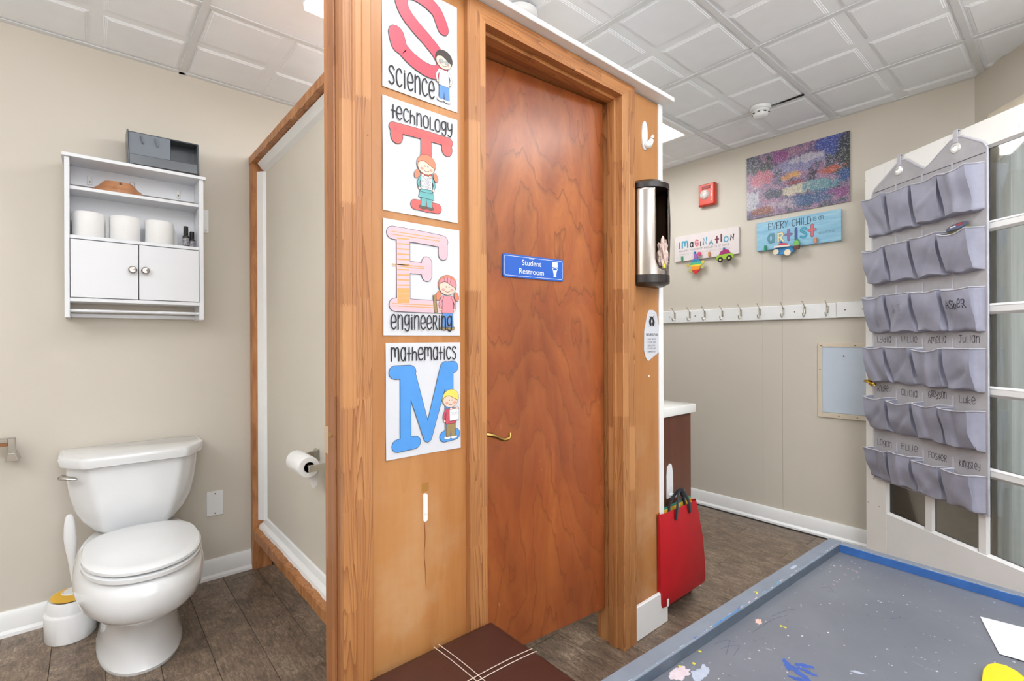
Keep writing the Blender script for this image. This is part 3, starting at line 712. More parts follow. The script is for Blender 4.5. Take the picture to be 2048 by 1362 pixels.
def odisc(pr, c, rx, ry, m, layer, rot=0):
    pr.disc(c, rx+.0007, ry+.0007, INK, layer, 20, rot); pr.disc(c, rx, ry, m, layer+1, 20, rot)
def kid(pr, cx, y0, h, hair, top, low, shoe, paper=None, glasses=False, pig=False, cap=None, arms=True, skirt=None, tool=False):
    s_ = h; L = 6
    for d in (-.075, .075): odisc(pr, (cx+d*s_, y0+.035*s_), .075*s_, .035*s_, shoe, L)
    opoly(pr, [(cx-.11*s_, y0+.05*s_), (cx-.01*s_, y0+.05*s_), (cx, y0+.2*s_), (cx+.01*s_, y0+.05*s_), (cx+.12*s_, y0+.05*s_), (cx+.11*s_, y0+.32*s_), (cx-.10*s_, y0+.32*s_)], low, L+2)
    if skirt: opoly(pr, [(cx-.16*s_, y0+.2*s_), (cx+.16*s_, y0+.19*s_), (cx+.12*s_, y0+.36*s_), (cx-.12*s_, y0+.36*s_)], skirt, L+4)
    opoly(pr, [(cx-.12*s_, y0+.3*s_), (cx+.12*s_, y0+.3*s_), (cx+.1*s_, y0+.6*s_), (cx-.1*s_, y0+.6*s_)], top, L+5)
    for d in (-1, 1):
        pr.stroke([(cx+d*.10*s_, y0+.58*s_), (cx+d*.16*s_, y0+.46*s_), (cx+d*.14*s_, y0+.38*s_)], .05*s_, INK, L+6); pr.stroke([(cx+d*.10*s_, y0+.58*s_), (cx+d*.16*s_, y0+.46*s_), (cx+d*.14*s_, y0+.38*s_)], .038*s_, top, L+7)
        odisc(pr, (cx+d*.14*s_, y0+.36*s_), .022*s_, .022*s_, SK, L+7)
    hy = y0+.76*s_
    if pig:
        for d in (-1, 1):
            odisc(pr, (cx+d*.19*s_, hy-.16*s_), .045*s_, .08*s_, hair, L+7, d*.3)
    odisc(pr, (cx, hy+.04*s_), .19*s_, .17*s_, hair, L+8, .2)
    odisc(pr, (cx-.005*s_, hy-.01*s_), .165*s_, .13*s_, SK, L+10)
    pr.disc((cx-.09*s_, hy-.05*s_), .035*s_, .025*s_, SKR, L+12); pr.disc((cx+.09*s_, hy-.05*s_), .035*s_, .025*s_, SKR, L+12)
    pr.poly([(cx-.17*s_, hy+.05*s_), (cx-.05*s_, hy+.09*s_), (cx+.08*s_, hy+.03*s_), (cx+.17*s_, hy-.01*s_), (cx+.14*s_, hy+.12*s_), (cx, hy+.18*s_), (cx-.13*s_, hy+.13*s_)], cap or hair, L+12)
    pr.stroke([(cx-.17*s_, hy+.05*s_), (cx-.05*s_, hy+.09*s_), (cx+.08*s_, hy+.03*s_), (cx+.17*s_, hy-.01*s_)], .006*s_+.0004, INK, L+13)
    if cap:
        for d in (-.05, .0, .05): pr.stroke([(cx+d*s_, hy+.07*s_), (cx+d*1.6*s_, hy+.17*s_)], .001, INK, L+14, smooth=False)
    if glasses:
        for d in (-.06, .06): odisc(pr, (cx+d*s_, hy-.01*s_), .05*s_, .033*s_, PGR, L+13)
    else:
        for d in (-.03, .03): pr.disc((cx+d*s_, hy-.0*s_), .009*s_, .012*s_, INK, L+13)
    pr.stroke([(cx-.05*s_, hy-.075*s_), (cx, hy-.09*s_), (cx+.05*s_, hy-.07*s_)], .0012, INK, L+13)
    if paper:
        px, pz, pw, ph = cx-.11*s_, y0+.35*s_, .22*s_, .24*s_
        if paper == 'side': px += .08*s_
        opoly(pr, [(px, pz), (px+pw, pz+.01*s_), (px+pw, pz+ph), (px, pz+ph)], PWH, L+14)
        if paper == 'grid':
            for k in range(4): write(pr, '0110101'[k % 2:k % 2+6], px+.02*s_, pz+.03*s_+k*.05*s_, .034*s_, pw*.8, INK, .18, L+16)
        else: write(pr, '21x4', px+.03*s_, pz+.12*s_, .05*s_, pw*.7, PGR, .12, L+16)
        for d in (0, 1): odisc(pr, (px+pw*(.15+.7*d), pz+ph), .03*s_, .022*s_, SK, L+17)
    if tool: opoly(pr, [(cx-.27*s_, y0+.30*s_), (cx-.21*s_, y0+.30*s_), (cx-.24*s_, y0+.62*s_), (cx-.30*s_, y0+.60*s_)], PTAN, L+8)
def art_s(pr, w, h):
    outlined(pr, [([(.79*w, .735*h), (.76*w, .79*h)], .036), ([(.75*w, .80*h), (.70*w, .86*h), (.58*w, .905*h), (.40*w, .925*h), (.27*w, .89*h), (.23*w, .81*h), (.29*w, .71*h), (.43*w, .625*h), (.58*w, .555*h), (.72*w, .47*h), (.78*w, .38*h), (.72*w, .305*h), (.56*w, .288*h), (.38*w, .325*h), (.25*w, .385*h), (.19*w, .44*h)], .035), ([(.17*w, .49*h), (.20*w, .41*h)], .044)], .03, PRED)
    write(pr, 'science', .07*w, .045*h, .155*h, .60*w, INK, .085, 5); kid(pr, .80*w, .05*h, .145, HAIRD, PWH, PJEAN, PWH, glasses=True)
def art_t(pr, w, h):
    outlined(pr, [([(.13*w, .745*h), (.5*w, .755*h), (.87*w, .755*h)], .024), ([(.17*w, .70*h), (.17*w, .665*h)], .033), ([(.84*w, .70*h), (.84*w, .675*h)], .033), ([(.55*w, .74*h), (.55*w, .1*h)], .031), ([(.40*w, .10*h), (.70*w, .10*h)], .026)], .03, PRED2)
    for k in range(3): pr.stroke([(.12*w, (.72+.018*k)*h), (.88*w, (.735+.014*k)*h)], .0012, PRED, 4)
    write(pr, 'technology', .10*w, .825*h, .115*h, .82*w, INK, .10, 5); kid(pr, .55*w, .07*h, .150, HAIRR, PTEAL, PTEAL, PSHOE, paper='grid', pig=True, skirt=PTEAL)
def art_e(pr, w, h):
    outlined(pr, [([(.11*w, .885*h), (.45*w, .88*h), (.76*w, .87*h)], .032), ([(.76*w, .86*h), (.76*w, .745*h)], .027), ([(.24*w, .88*h), (.24*w, .27*h)], .037), ([(.24*w, .60*h), (.54*w, .60*h)], .030), ([(.54*w, .66*h), (.54*w, .54*h)], .030), ([(.14*w, .265*h), (.80*w, .262*h)], .033)], .03, PLIL)
    for k in range(13):
        v = (.30+.045*k)*h; pr.stroke([(.165*w, v), (.315*w, v+.002)], .0035 if k > 2 else .012, PORG, 4, cap=False)
    for v in (.87, .895, .255, .275, .60, .615): pr.stroke([(.1*w, v*h), (.5*w if .5 < v < .7 else .72*w, v*h)], .0022, PORG, 4, cap=False)
    kid(pr, .82*w, .05*h, .155, HAIRR, PROSE, PJEAN, PTAN, pig=True, cap=PROSE, tool=True); write(pr, 'engineering', .08*w, .055*h, .125*h, .80*w, INK, .095, 29)
def art_m(pr, w, h):
    outlined(pr, [([(.11*w, .745*h), (.30*w, .745*h)], .034), ([(.24*w, .74*h), (.24*w, .13*h)], .030), ([(.14*w, .11*h), (.36*w, .12*h)], .032), ([(.28*w, .74*h), (.53*w, .145*h)], (.036, .024)), ([(.53*w, .145*h), (.78*w, .77*h)], (.024, .032)), ([(.78*w, .765*h), (.89*w, .77*h)], .032), ([(.83*w, .74*h), (.83*w, .13*h)], .026), ([(.76*w, .13*h), (.92*w, .14*h)], .030)], .03, PBLU)
    write(pr, 'mathematics', .06*w, .845*h, .115*h, .88*w, INK, .10, 5); kid(pr, .85*w, .10*h, .140, HAIRY, PRED, PTAN, PWH, paper='side')
poster('science_poster', 'white sheet with a big pink-red S and the word science, topmost of four posters', .556, .781, 1.800, 2.092, art_s)
poster('technology_poster', 'white sheet with a coral T and the word technology on the orange plywood', .556, .781, 1.492, 1.779, art_t)
poster('engineering_poster', 'white sheet with a peach striped E and the word engineering on the plywood', .556, .786, 1.179, 1.472, art_e)
poster('mathematics_poster', 'white sheet with a blue M and the word mathematics, lowest of four posters', .562, .787, .866, 1.160, art_m)

# ---- small things on the enclosure
hs = thing('adhesive_hook', 'white adhesive strip of a lost hook low on the plywood, above a brown drip', 'hook', (.674, YB, .724))
prism('adhesive_strip', rr(-.0065, .0065, -.037, .037, .006), 'xz', -.0035, 0, PLAST, hs); box('clip', -.004, .005, -.0055, -.0035, -.018, -.012, PLAST, hs, .0005)
hk = thing('wall_hook', 'white plastic hook with beak-like curl high on the plywood beside the door', 'hook', (1.682, YB, 1.975)); hk.scale = (1.25, 1, 1)
loft('back_plate', [[(cx_+a_*math.cos(t), y_, .0+b_*math.sin(t)) for t in [2*math.pi*k/20 for k in range(20)]] for y_, a_, b_, cx_ in ((-.0005, .016, .058, -.004), (-.006, .016, .058, -.004), (-.010, .011, .050, -.004))], PLAST, hk)
tube('hook_tip', smooth_path([(-.004, -.006, -.036), (.002, -.014, -.038), (.008, -.020, -.028), (.013, -.024, -.012), (.016, -.025, .004)], 4), [.012, .013, .014, .014, .014, .014, .013, .012, .011, .010, .009, .008, .007, .006, .005, .0035, .002], PLAST, hk, 10)
dt = lathe('foam_dot', [(0, 0), (.004, 0), (.003, .003), (0, .004)], PLAST, None, (0, 0, 0), 'y', 8); dt.location = (1.701, YB-.004, 1.018); tag(dt, 'tiny white foam dot on the plywood under the cut-out tag', 'dot')
tg = thing('cutout_tag', 'white cut-out paper tag with a small black drawing and text lines by the door', 'tag', (1.675, YB, 1.078))
TGP = [(.022, 0), (.10, .035), (.098, .14), (.082, .195), (.058, .206), (.030, .205), (.018, .19), (-.004, .12), (-.006, .045), (.006, .014)]
prism('paper_shape', TGP, 'xz', -.003, -.001, PAPER, tg)
pr = Print(lambda u, v, n: (u, -.003-n, v))
pr.stroke([(.022, .192), (.070, .192), (.072, .138), (.022, .138), (.022, .192)], .0006, PEN, 1, smooth=False)
for c, r1, r2 in (((.038, .158), .010, .013), ((.058, .157), .010, .012), ((.048, .172), .012, .008), ((.04, .147), .008, .006), ((.058, .147), .008, .006), ((.036, .178), .004, .003), ((.062, .18), .003, .003)): pr.disc(c, r1, r2, INK, 1)
pr.disc((.048, .160), .005, .008, PAPER, 3)
write(pr, 'EXPLORERS PAGE', .008, .103, .008, .082, INK, .2)
for k in range(5): write(pr, ['little shows', 'clear her', 'lightly show', 'marker', 'together now'][k], .018, .085-k*.0125, .006, .056, PEN, .15)
pr.build('printed_lines', tg)
# stainless bag dispenser
dp = thing('bag_dispenser', 'curved stainless steel bag dispenser with dark slot beside the door', 'dispenser', (1.688, YB, 1.385))
def dring(sc, z, n=20, a0=0, a1=180): return [(.087*sc*math.cos(math.radians(a0+(a1-a0)*k/n)), -.090*sc*math.sin(math.radians(a0+(a1-a0)*k/n))-.001, z) for k in range(n+1)]
loft('end_cap', [dring(.75, -.012), dring(1.01, .0), dring(1.01, .03)], DARK, dp); loft('end_cap', [dring(1.01, .365), dring(1.01, .385), dring(.8, .398)], DARK, dp)
# shell with a tall rounded slot at its far side
n = 44; m_ = 30; V = []; F = []
for j in range(m_+1):
    for i in range(n+1):
        t = math.radians(180*i/n); V.append((.086*math.cos(t), -.089*math.sin(t)-.001, .018+.350*j/m_))
def inslot(i, j):
    ang = 180*(i+.5)/n; z = .018+.350*(j+.5)/m_; r = 24 if z > .10 else max(0, 24*math.sqrt(max(0, 1-((.10-z)/.05)**2)))
    return z > .05 and abs(ang-99) < r
F = [(j*(n+1)+i, j*(n+1)+i+1, (j+1)*(n+1)+i+1, (j+1)*(n+1)+i) for j in range(m_) for i in range(n) if not inslot(i, j)]
shl = mesh('steel_shell', V, F, STEEL, dp, smooth=True); sm = shl.modifiers.new('thick', 'SOLIDIFY'); sm.thickness = .002
V2 = [(x*.86, (y+.001)*.86-.001, z) for x, y, z in V]; mesh('dark_liner', V2, [(j*(n+1)+i, j*(n+1)+i+1, (j+1)*(n+1)+i+1, (j+1)*(n+1)+i) for j in range(m_) for i in range(n) if not (75 < 180*(i+.5)/n < 120 and .07 < .018+.350*(j+.5)/m_)], DARK, dp, smooth=True)
V3 = []
for j in range(15):
    for i in range(7):
        t = math.radians(44+32*i/6); k_ = 1.0+.08*math.sin(math.pi*j/14)*(i/6); V3.append((.087*k_*math.cos(t), -.090*k_*math.sin(t)-.001, .075+.285*j/14))
fp = mesh('side_flap', V3, [(j*7+i, j*7+i+1, (j+1)*7+i+1, (j+1)*7+i) for j in range(14) for i in range(6)], plain('dark_brown_flap', C(62, 34, 26), .35), dp, True); fp.modifiers.new('t', 'SOLIDIFY').thickness = .003
def crumple(name, cx, cy, cz, rx, ry, rz, mat, par, seed, amp=.35):
    rg = random.Random(seed); bm = bmesh.new(); bmesh.ops.create_icosphere(bm, subdivisions=3, radius=1)
    for v in bm.verts:
        k = 1+rg.uniform(-amp, amp); v.co = Vector((cx+v.co.x*rx*k, cy+v.co.y*ry*k, cz+v.co.z*rz*k))
    me = bpy.data.meshes.new(name); bm.to_mesh(me); bm.free(); me.materials.append(mat); return link(name, me, par)
cb = crumple('plastic_bag', 0, 0, 0, .020, .020, .055, plain('pale_bag_film', C(206, 182, 172), .35), None, 4, .28); cb.location = (1.690, YB-.074, 1.500); tag(cb, 'crumpled pinkish plastic bag poking out of the dispenser slot', 'bag')
yb = crumple('yellow_wrapper', 0, 0, 0, .009, .009, .019, plain('yellow_film', C(214, 204, 40), .35), None, 9, .15); yb.location = (1.690, YB-.076, 1.452); tag(yb, 'small yellow wrapper at the bottom of the dispenser slot', 'wrapper')

# ---- ceiling fixtures
sl = thing('ceiling_light', 'surface-mounted glowing ceiling light above the toilet area', 'light', (.98, 1.75, 2.44))
box('housing', -.38, .38, -.13, .13, -.03, 0, WHITE, sl, .004)
prism('diffuser', [(-.125, -.03), (-.115, -.06), (-.07, -.075), (.07, -.075), (.115, -.06), (.125, -.03)], 'yz', -.375, .375, MATS['lens_glow'], sl)
sd = thing('smoke_detector', 'round white smoke detector with slotted rim beside the dark ceiling gap', 'detector', (2.795, 1.150, 2.4345))
lathe('base', [(0, 0), (.052, 0), (.052, -.012), (.048, -.018), (0, -.018)], PLAST, sd, seg=28)
lathe('sensing_head', [(.042, -.016), (.044, -.030), (.039, -.034), (.039, -.040), (.034, -.052), (.024, -.058), (0, -.059)], PLAST, sd, seg=28)
for k in range(8):
    t = math.radians(45*k+10); box('vent_slot', .039*math.cos(t)-.006, .039*math.cos(t)+.006, .039*math.sin(t)-.006, .039*math.sin(t)+.006, -.0385, -.0345, SMOKE, sd, .001)
rd = thing('ceiling_sensor', 'shallow round white ceiling disc half hidden by the wall top', 'detector', (1.27, 1.42, 2.43))
lathe('base', [(0, 0), (.068, 0), (.070, -.010), (.062, -.026), (.04, -.036), (0, -.040)], PLAST, rd, seg=32); lathe('ring', [(.045, -.030), (.048, -.036), (.042, -.041), (.038, -.037)], plain('pale_grey_plastic', C(200, 202, 206), .3), rd, seg=32)

for p in UPL:  # unseen lamp bodies added to carry the ceiling uplight
    ul = thing('added_floor_lamp', {0: 'added slim dark uplighter in the open middle of the classroom', 1: 'added slim dark uplighter by the plain wall beyond the toilet alcove', 2: 'added slim dark uplighter beside the rear window wall'}[UPL.index(p)], 'lamp', (p[0], p[1], 0), group='added uplighters behind the camera')
    lathe('base', [(0, 0), (.14, 0), (.14, .015), (.02, .03), (0, .03)], DARK, ul); tube('pole', [(0, 0, .03), (0, 0, 1.62)], .012, DARK, ul); lathe('lamp_bowl', [(.02, 1.62), (.10, 1.65), (.19, 1.74), (.185, 1.74), (.09, 1.66), (0, 1.64)], STEEL, ul)
# ---- toilet
TX = .151
to = thing('toilet', 'white two-piece elongated toilet standing against the beige wall', 'toilet', (TX, 2.40, 0))
def egg(z, w, yf, yb, n=36, p=2.25, cx=0, flatback=.55):
    """egg outline: rounder at the front (-y), squarer behind; world y minus root y"""
    out = []; yc = yf+(yb-yf)*.52
    for k in range(n):
        t = 2*math.pi*k/n; c, s_ = math.cos(t), math.sin(t)
        x = w*math.copysign(abs(c)**(2/p), c)
        y = (yc-yf)*math.copysign(abs(s_)**(2/2.05), s_) if s_ < 0 else (yb-yc)*abs(s_)**(2/3.2)
        if s_ > 0: x *= 1-(1-flatback)*0*(s_)
        out.append((cx+x, yc+y-2.40, z))
    return out
loft('pedestal', [egg(0, .133, 2.155, 2.68), egg(.012, .134, 2.150, 2.68), egg(.02, .130, 2.155, 2.68), egg(.07, .122, 2.165, 2.67), egg(.13, .118, 2.150, 2.66), egg(.18, .122, 2.120, 2.65), egg(.215, .130, 2.090, 2.65), egg(.235, .138, 2.06, 2.66)], PORC, to)
loft('bowl', [egg(.19, .10, 2.13, 2.62), egg(.212, .140, 2.075, 2.66), egg(.232, .166, 2.030, 2.69), egg(.262, .190, 1.992, 2.71), egg(.300, .199, 1.978, 2.73), egg(.335, .197, 1.976, 2.74), egg(.360, .189, 1.982, 2.74), egg(.376, .178, 1.998, 2.74), egg(.381, .172, 2.005, 2.73)], PORC, to)
loft('seat_ring', [egg(.384, .170, 2.000, 2.49), egg(.387, .176, 1.992, 2.50), egg(.400, .177, 1.991, 2.50), egg(.403, .172, 1.998, 2.49)], PORC, to)
loft('seat_lid', [egg(.4090, .170, 1.998, 2.485, p=2.2), egg(.412, .1755, 1.993, 2.49, p=2.2), egg(.421, .1755, 1.993, 2.49, p=2.2), egg(.4275, .170, 2.0, 2.485, p=2.2), egg(.4305, .150, 2.03, 2.46, p=2.2), egg(.432, .08, 2.15, 2.36, p=2.2)], PORC, to)
for d in (-.075, .075): box('hinge_cap', d-.022, d+.022, .085, .115, .383, .412, PORC, to, .006, 2)
def tankring(z, wb, wf, yf, ch, yb=.375):
    """octagonal tank section: back width wb, front-face half width wf, chamfer depth ch"""
    base = [(-wb, yb), (-wb, yf+ch), (-wf, yf), (wf, yf), (wb, yf+ch), (wb, yb)]
    out = []
    n_ = len(base); r = .018
    for i in range(n_):
        p, q, s_ = Vector(base[i-1]), Vector(base[i]), Vector(base[(i+1) % n_])
        rr_ = min(r, (p-q).length*.4, (s_-q).length*.4)
        a = q+(p-q).normalized()*rr_; b = q+(s_-q).normalized()*rr_
        for k in range(4):
            t = k/3; m_ = a*(1-t)**2+q*2*t*(1-t)+b*t*t; out.append((m_.x, m_.y, z))
    return out
loft('tank', [tankring(.375, .085, .070, .185, .03), tankring(.380, .105, .085, .175, .04), tankring(.40, .140, .10, .165, .06), tankring(.44, .175, .115, .152, .08), tankring(.49, .198, .128, .143, .09), tankring(.55, .212, .140, .136, .095), tankring(.62, .220, .148, .131, .10), tankring(.668, .222, .150, .130, .10)], PORC, to)
loft('tank_lid', [tankring(.670, .226, .154, .124, .10, .385), tankring(.673, .240, .168, .108, .11, .388), tankring(.700, .246, .172, .102, .11, .388), tankring(.711, .243, .170, .105, .11, .387), tankring(.716, .232, .160, .118, .105, .38)], PORC, to)
fh = tube('flush_lever', smooth_path([(-.226, .185, .640), (-.232, .170, .640), (-.218, .156, .639), (-.196, .143, .635), (-.186, .138, .633)], 3), [.011, .012, .012, .012, .012, .012, .012, .011, .011, .010, .009, .008, .006], CHROME, to, 10, .7)
tube('supply_pipe', smooth_path([(.0, .30, .375), (-.02, .33, .33), (-.03, .36, .2), (-.03, .385, .14)], 4), .006, CHROME, to, 8)

# ---- toilet brush in its caddy
bc = thing('brush_caddy', 'white oval toilet-brush caddy with yellow top beside the toilet', 'caddy', (-.056, 2.640, 0))
def oval(z, rx, ry, n=28): return [(rx*math.cos(2*math.pi*k/n), ry*math.sin(2*math.pi*k/n), z) for k in range(n)]
loft('caddy_body', [oval(0, .076, .092), oval(.004, .079, .096), oval(.10, .082, .099), oval(.106, .079, .096), oval(.110, .073, .090), oval(.150, .070, .086), oval(.155, .066, .082), oval(.152, .063, .078)], PLAST, bc)
V = []; n_ = 26
for k in range(n_+1):
    t = math.radians(105+290*k/n_); V.append((.061*math.cos(t), .076*math.sin(t), .157))
for k in range(n_+1):
    t = math.radians(105+290*(n_-k)/n_); V.append((.006+.036*math.cos(t), .026+.034*math.sin(t), .157))
mesh('yellow_insert', V+[(x, y, .150) for x, y, z in V], [(k, k+1, 2*n_-k, 2*n_+1-k) for k in range(n_)], YELLOW, bc)
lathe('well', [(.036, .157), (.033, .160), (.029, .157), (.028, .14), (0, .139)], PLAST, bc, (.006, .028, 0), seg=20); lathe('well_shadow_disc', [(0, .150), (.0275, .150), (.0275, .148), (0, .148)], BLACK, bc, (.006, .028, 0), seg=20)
tb = thing('toilet_brush', 'long white toilet-brush handle rising from the yellow-topped caddy', 'brush', (-.038, 2.665, .125))
hz = [(0, .010, .010), (.03, .010, .010), (.08, .010, .009), (.16, .013, .009), (.21, .018, .010), (.25, .020, .012), (.29, .018, .010), (.315, .016, .009), (.335, .013, .008), (.345, .008, .006)]
rings = []
for z, a, b in hz:
    dx = -.022*math.sin(min(z, .30)/.30*1.4); rings.append([(dx+a*math.cos(2*math.pi*k/14), b*math.sin(2*math.pi*k/14), z) for k in range(14)])
loft('handle', rings, PLAST, tb); lathe('ball_foot', [(0, 0), (.014, .006), (.017, .018), (.012, .03), (.009, .032)], PLAST, tb, (.004, -.02, .018), seg=14)
lathe('grip_inset', [(0, 0), (.007, 0), (.008, .012), (.006, .05), (0, .052)], SW, tb, (-.021, -.006, .235), 'z', 10, 1, .6)

# ---- wall cabinet and what stands on it
CX0, CX1, CY = -.072, .405, 2.650
cb_ = thing('wall_cabinet', 'white wall cabinet with open shelves and two doors above the toilet', 'cabinet', ((CX0+CX1)/2, CY, 1.263))
def cbx(name, x0, x1, y0, y1, z0, z1, par=None, m=GWHITE, bev=.0012): ox, oy, oz = (CX0+CX1)/2, CY, 1.263; return box(name, x0-ox, x1-ox, y0-oy, y1-oy, z0-oz, z1-oz, m, par or cb_, bev)
cbx('side_panel', CX0, CX0+.016, CY, YA-.001, 1.263, 1.908); cbx('side_panel', CX1-.018, CX1, CY, YA-.001, 1.263, 1.908)
cbx('top_board', CX0-.008, CX1+.008, CY-.010, YA-.001, 1.908, 1.922)
cbx('back_board', CX0+.016, CX1-.018, YA-.008, YA-.001, 1.345, 1.80); cbx('back_rail', CX0+.016, CX1-.018, YA-.016, YA-.002, 1.83, 1.908)
cbx('shelf', CX0+.016, CX1-.018, CY+.012, YA-.008, 1.783, 1.797); cbx('shelf', CX0+.016, CX1-.018, CY+.004, YA-.008, 1.583, 1.597); cbx('bottom_board', CX0+.016, CX1-.018, CY, YA-.008, 1.328, 1.343)
tube('towel_rail', [(CX0+.016-(CX0+CX1)/2, .022, 1.292-1.263), (CX1-.018-(CX0+CX1)/2, .022, 1.292-1.263)], .0065, GWHITE, cb_, 10)
cbx('lower_rail', CX0+.016, CX1-.018, YA-.02, YA-.004, 1.268, 1.284)
XMID = .163
for x0, x1, kx in ((CX0+.018, XMID, XMID-.020), (XMID+.003, CX1-.020, XMID+.024)):
    d = cbx('cabinet_door', x0, x1, CY-.004, CY+.010, 1.345, 1.579)
    lathe('door_knob', [(0, -.024), (.011, -.023), (.0155, -.017), (.014, -.010), (.007, -.006), (.006, 0)], STEEL, d, (kx-(CX0+CX1)/2, -.004, 1.470-1.263), 'y', 16)
for x in (.006, .150, .322):
    b_ = cbx('mount_bracket', x-.008, x+.008, YA-.022, YA-.016, 1.838, 1.876, None, TPAPER if x != .15 else STEEL)
    lathe('bracket_screw', [(0, -.003), (.003, -.003), (.003, 0)], DARK, b_, (x-(CX0+CX1)/2, YA-.022-CY, 1.850-1.263), 'y', 8)
for i, (x, lab) in enumerate(((.004, 'white toilet roll at the hinge side of the cabinet shelf, left of three'), (.125, 'white toilet roll in the middle of the cabinet shelf'), (.245, 'white toilet roll on the cabinet shelf beside the black bottle, right of three'))):
    r = thing('toilet_roll', lab, 'toilet paper', (x-.002, 2.712, 1.597), group='toilet rolls on the cabinet shelf')
    r.scale = (1, 1, 1.12)
    lathe('paper_roll', [(.020, .001), (.050, .0), (.0525, .004), (.052, .05), (.053, .088), (.050, .093), (.020, .094), (.020, .001)], TPAPER, r, seg=28)
    lathe('cardboard_core', [(.019, .002), (.0205, .001), (.0205, .094), (.019, .093), (.019, .002)], CARD, r, seg=20)
    V = []; 
    for k in range(7):
        for z in (.004, .09-.004*k*(i+1)): V.append((.054+.0035*k*(1 if i else 1.6), .005+.004*k+.002*math.sin(k), z))
    if i != 1: f_ = mesh('loose_end', V, [(2*k, 2*k+2, 2*k+3, 2*k+1) for k in range(6)], TPAPER, r, True)
    else: f_ = mesh('loose_end', [(-x_, y_, z_+(.006 if k % 2 else 0)) for k, (x_, y_, z_) in enumerate(V)], [(2*k, 2*k+2, 2*k+3, 2*k+1) for k in range(6)], TPAPER, r, True)
for x, y, h_, lab in ((.346, 2.700, .098, 'small black spray bottle with patterned label on the cabinet shelf, nearer the rolls'), (.371, 2.712, .078, 'smaller dark bottle beside the cabinet side panel')):
    b_ = thing('bottle', lab, 'bottle', (x-.004, y, 1.597)); k = h_/.098
    lathe('glass_body', [(0, 0), (.0125, 0), (.0135, .003), (.0135, .048*k), (.011, .054*k), (.008, .058*k)], DARK, b_, seg=18); lathe('cap', [(.0095, .057*k), (.0098, .06*k), (.0095, .096*k), (.007, .098*k), (0, .098*k)], BLACK, b_, seg=16)
    lathe('label_band', [(.0137, .010*k), (.01375, .042*k)], plain('bottle_label', C(150, 150, 156), .4, var=.6, vscale=160), b_, seg=18)
pq = thing('wooden_plaque', 'stained wooden base with stepped moulded edge on the top shelf', 'plaque', (.100, 2.712, 1.797)); pq.scale = (1.05, 1.0, 1.45)
WP = plywood('plaque_wood', (200, 148, 108), (184, 130, 92), (156, 102, 68), 20, 6, 3, .35)
loft('lower_step', [oval(0, .079, .050), oval(.007, .081, .052), oval(.013, .076, .047), oval(.016, .070, .042)], WP, pq); loft('upper_step', [oval(.016, .068, .040), oval(.020, .064, .038), oval(.032, .050, .030), oval(.035, .046, .027)], WP, pq)
lathe('hole', [(0, -.0345), (.005, -.0345), (.005, -.03)], DARK, pq, (.006, 0, .027), 'y', 10)
bn = thing('plastic_bin', 'smoky grey plastic organiser box tipped on its side on the cabinet top', 'box', (.262, 2.700, 1.922)); bn.scale = (1.03, 1, 1.14)
# open-fronted tray lying on its side: base, lid panel, divider
def pbx(n_, x0, x1, y0, y1, z0, z1, m=SMOKE, b=.002): return box(n_, x0, x1, y0, y1, z0, z1, m, bn, b, rot=('Y', math.radians(-1.0)), pivot=(0, 0, 0))
pbx('bin_floor', -.128, .122, .045, .050, .004, .130); pbx('bin_rim', -.130, .124, -.050, .050, .0, .006, DARK)
pbx('bin_side', -.130, -.124, -.045, .05, .004, .135); pbx('bin_side', .118, .124, -.045, .05, .004, .128); pbx('bin_top', -.130, .124, -.03, .05, .128, .133)
pbx('front_panel', -.124, .020, -.036, -.033, .040, .128, SMOKE2); pbx('front_panel', -.124, .118, -.048, -.044, .006, .044, SMOKE); pbx('divider', .018, .021, -.036, .048, .04, .128, SMOKE)
for x in (-.085, -.035): tube('clip_rib', smooth_path([(x, -.038, .118), (x+.004, -.044, .100), (x+.008, -.038, .088)], 3), .003, SMOKE2, bn, 6)
# ---- plates on the wall
ou = thing('wall_plate', 'blank white cover plate low on the wall beside the toilet', 'wall plate', (.470, YA, .366))
prism('plate', rr(-.036, .036, -.060, .060, .004), 'xz', -.006, -.0005, PLAST, ou, .002)
for z in (-.048, .048): lathe('screw', [(0, -.0075), (.003, -.0075), (.003, -.006)], STEEL, ou, (0, 0, z), 'y', 10)
o2 = thing('wall_plate', 'white plate mostly hidden beside the wall cabinet', 'wall plate', (.424, YA, 1.75)); prism('plate', rr(-.020, .024, -.056, .056, .004), 'xz', -.006, -.0005, PLAST, o2, .002)
lathe('screw', [(0, -.0075), (.003, -.0075), (.003, -.006)], STEEL, o2, (.012, 0, -.045), 'y', 10)
gb = thing('towel_bar', 'polished metal towel bar end with flared foot at the picture edge', 'towel bar', (-.228, 2.735, .704))
prism('flared_foot', [(-.017, -.004), (.022, -.004), (.016, .012), (.010, .030), (-.010, .030), (-.014, .012)], 'xz', -.02, .055, CHROME, gb, .002)
box('arm', -.012, .011, -.012, .012, .028, .088, CHROME, gb, .003); box('bar', -.30, -.010, -.012, .012, .068, .088, CHROME, gb, .003)
box('bar_insert', -.30, -.012, -.010, .012, .056, .068, plain('bar_brown', C(140, 96, 56), .4), gb, .001)

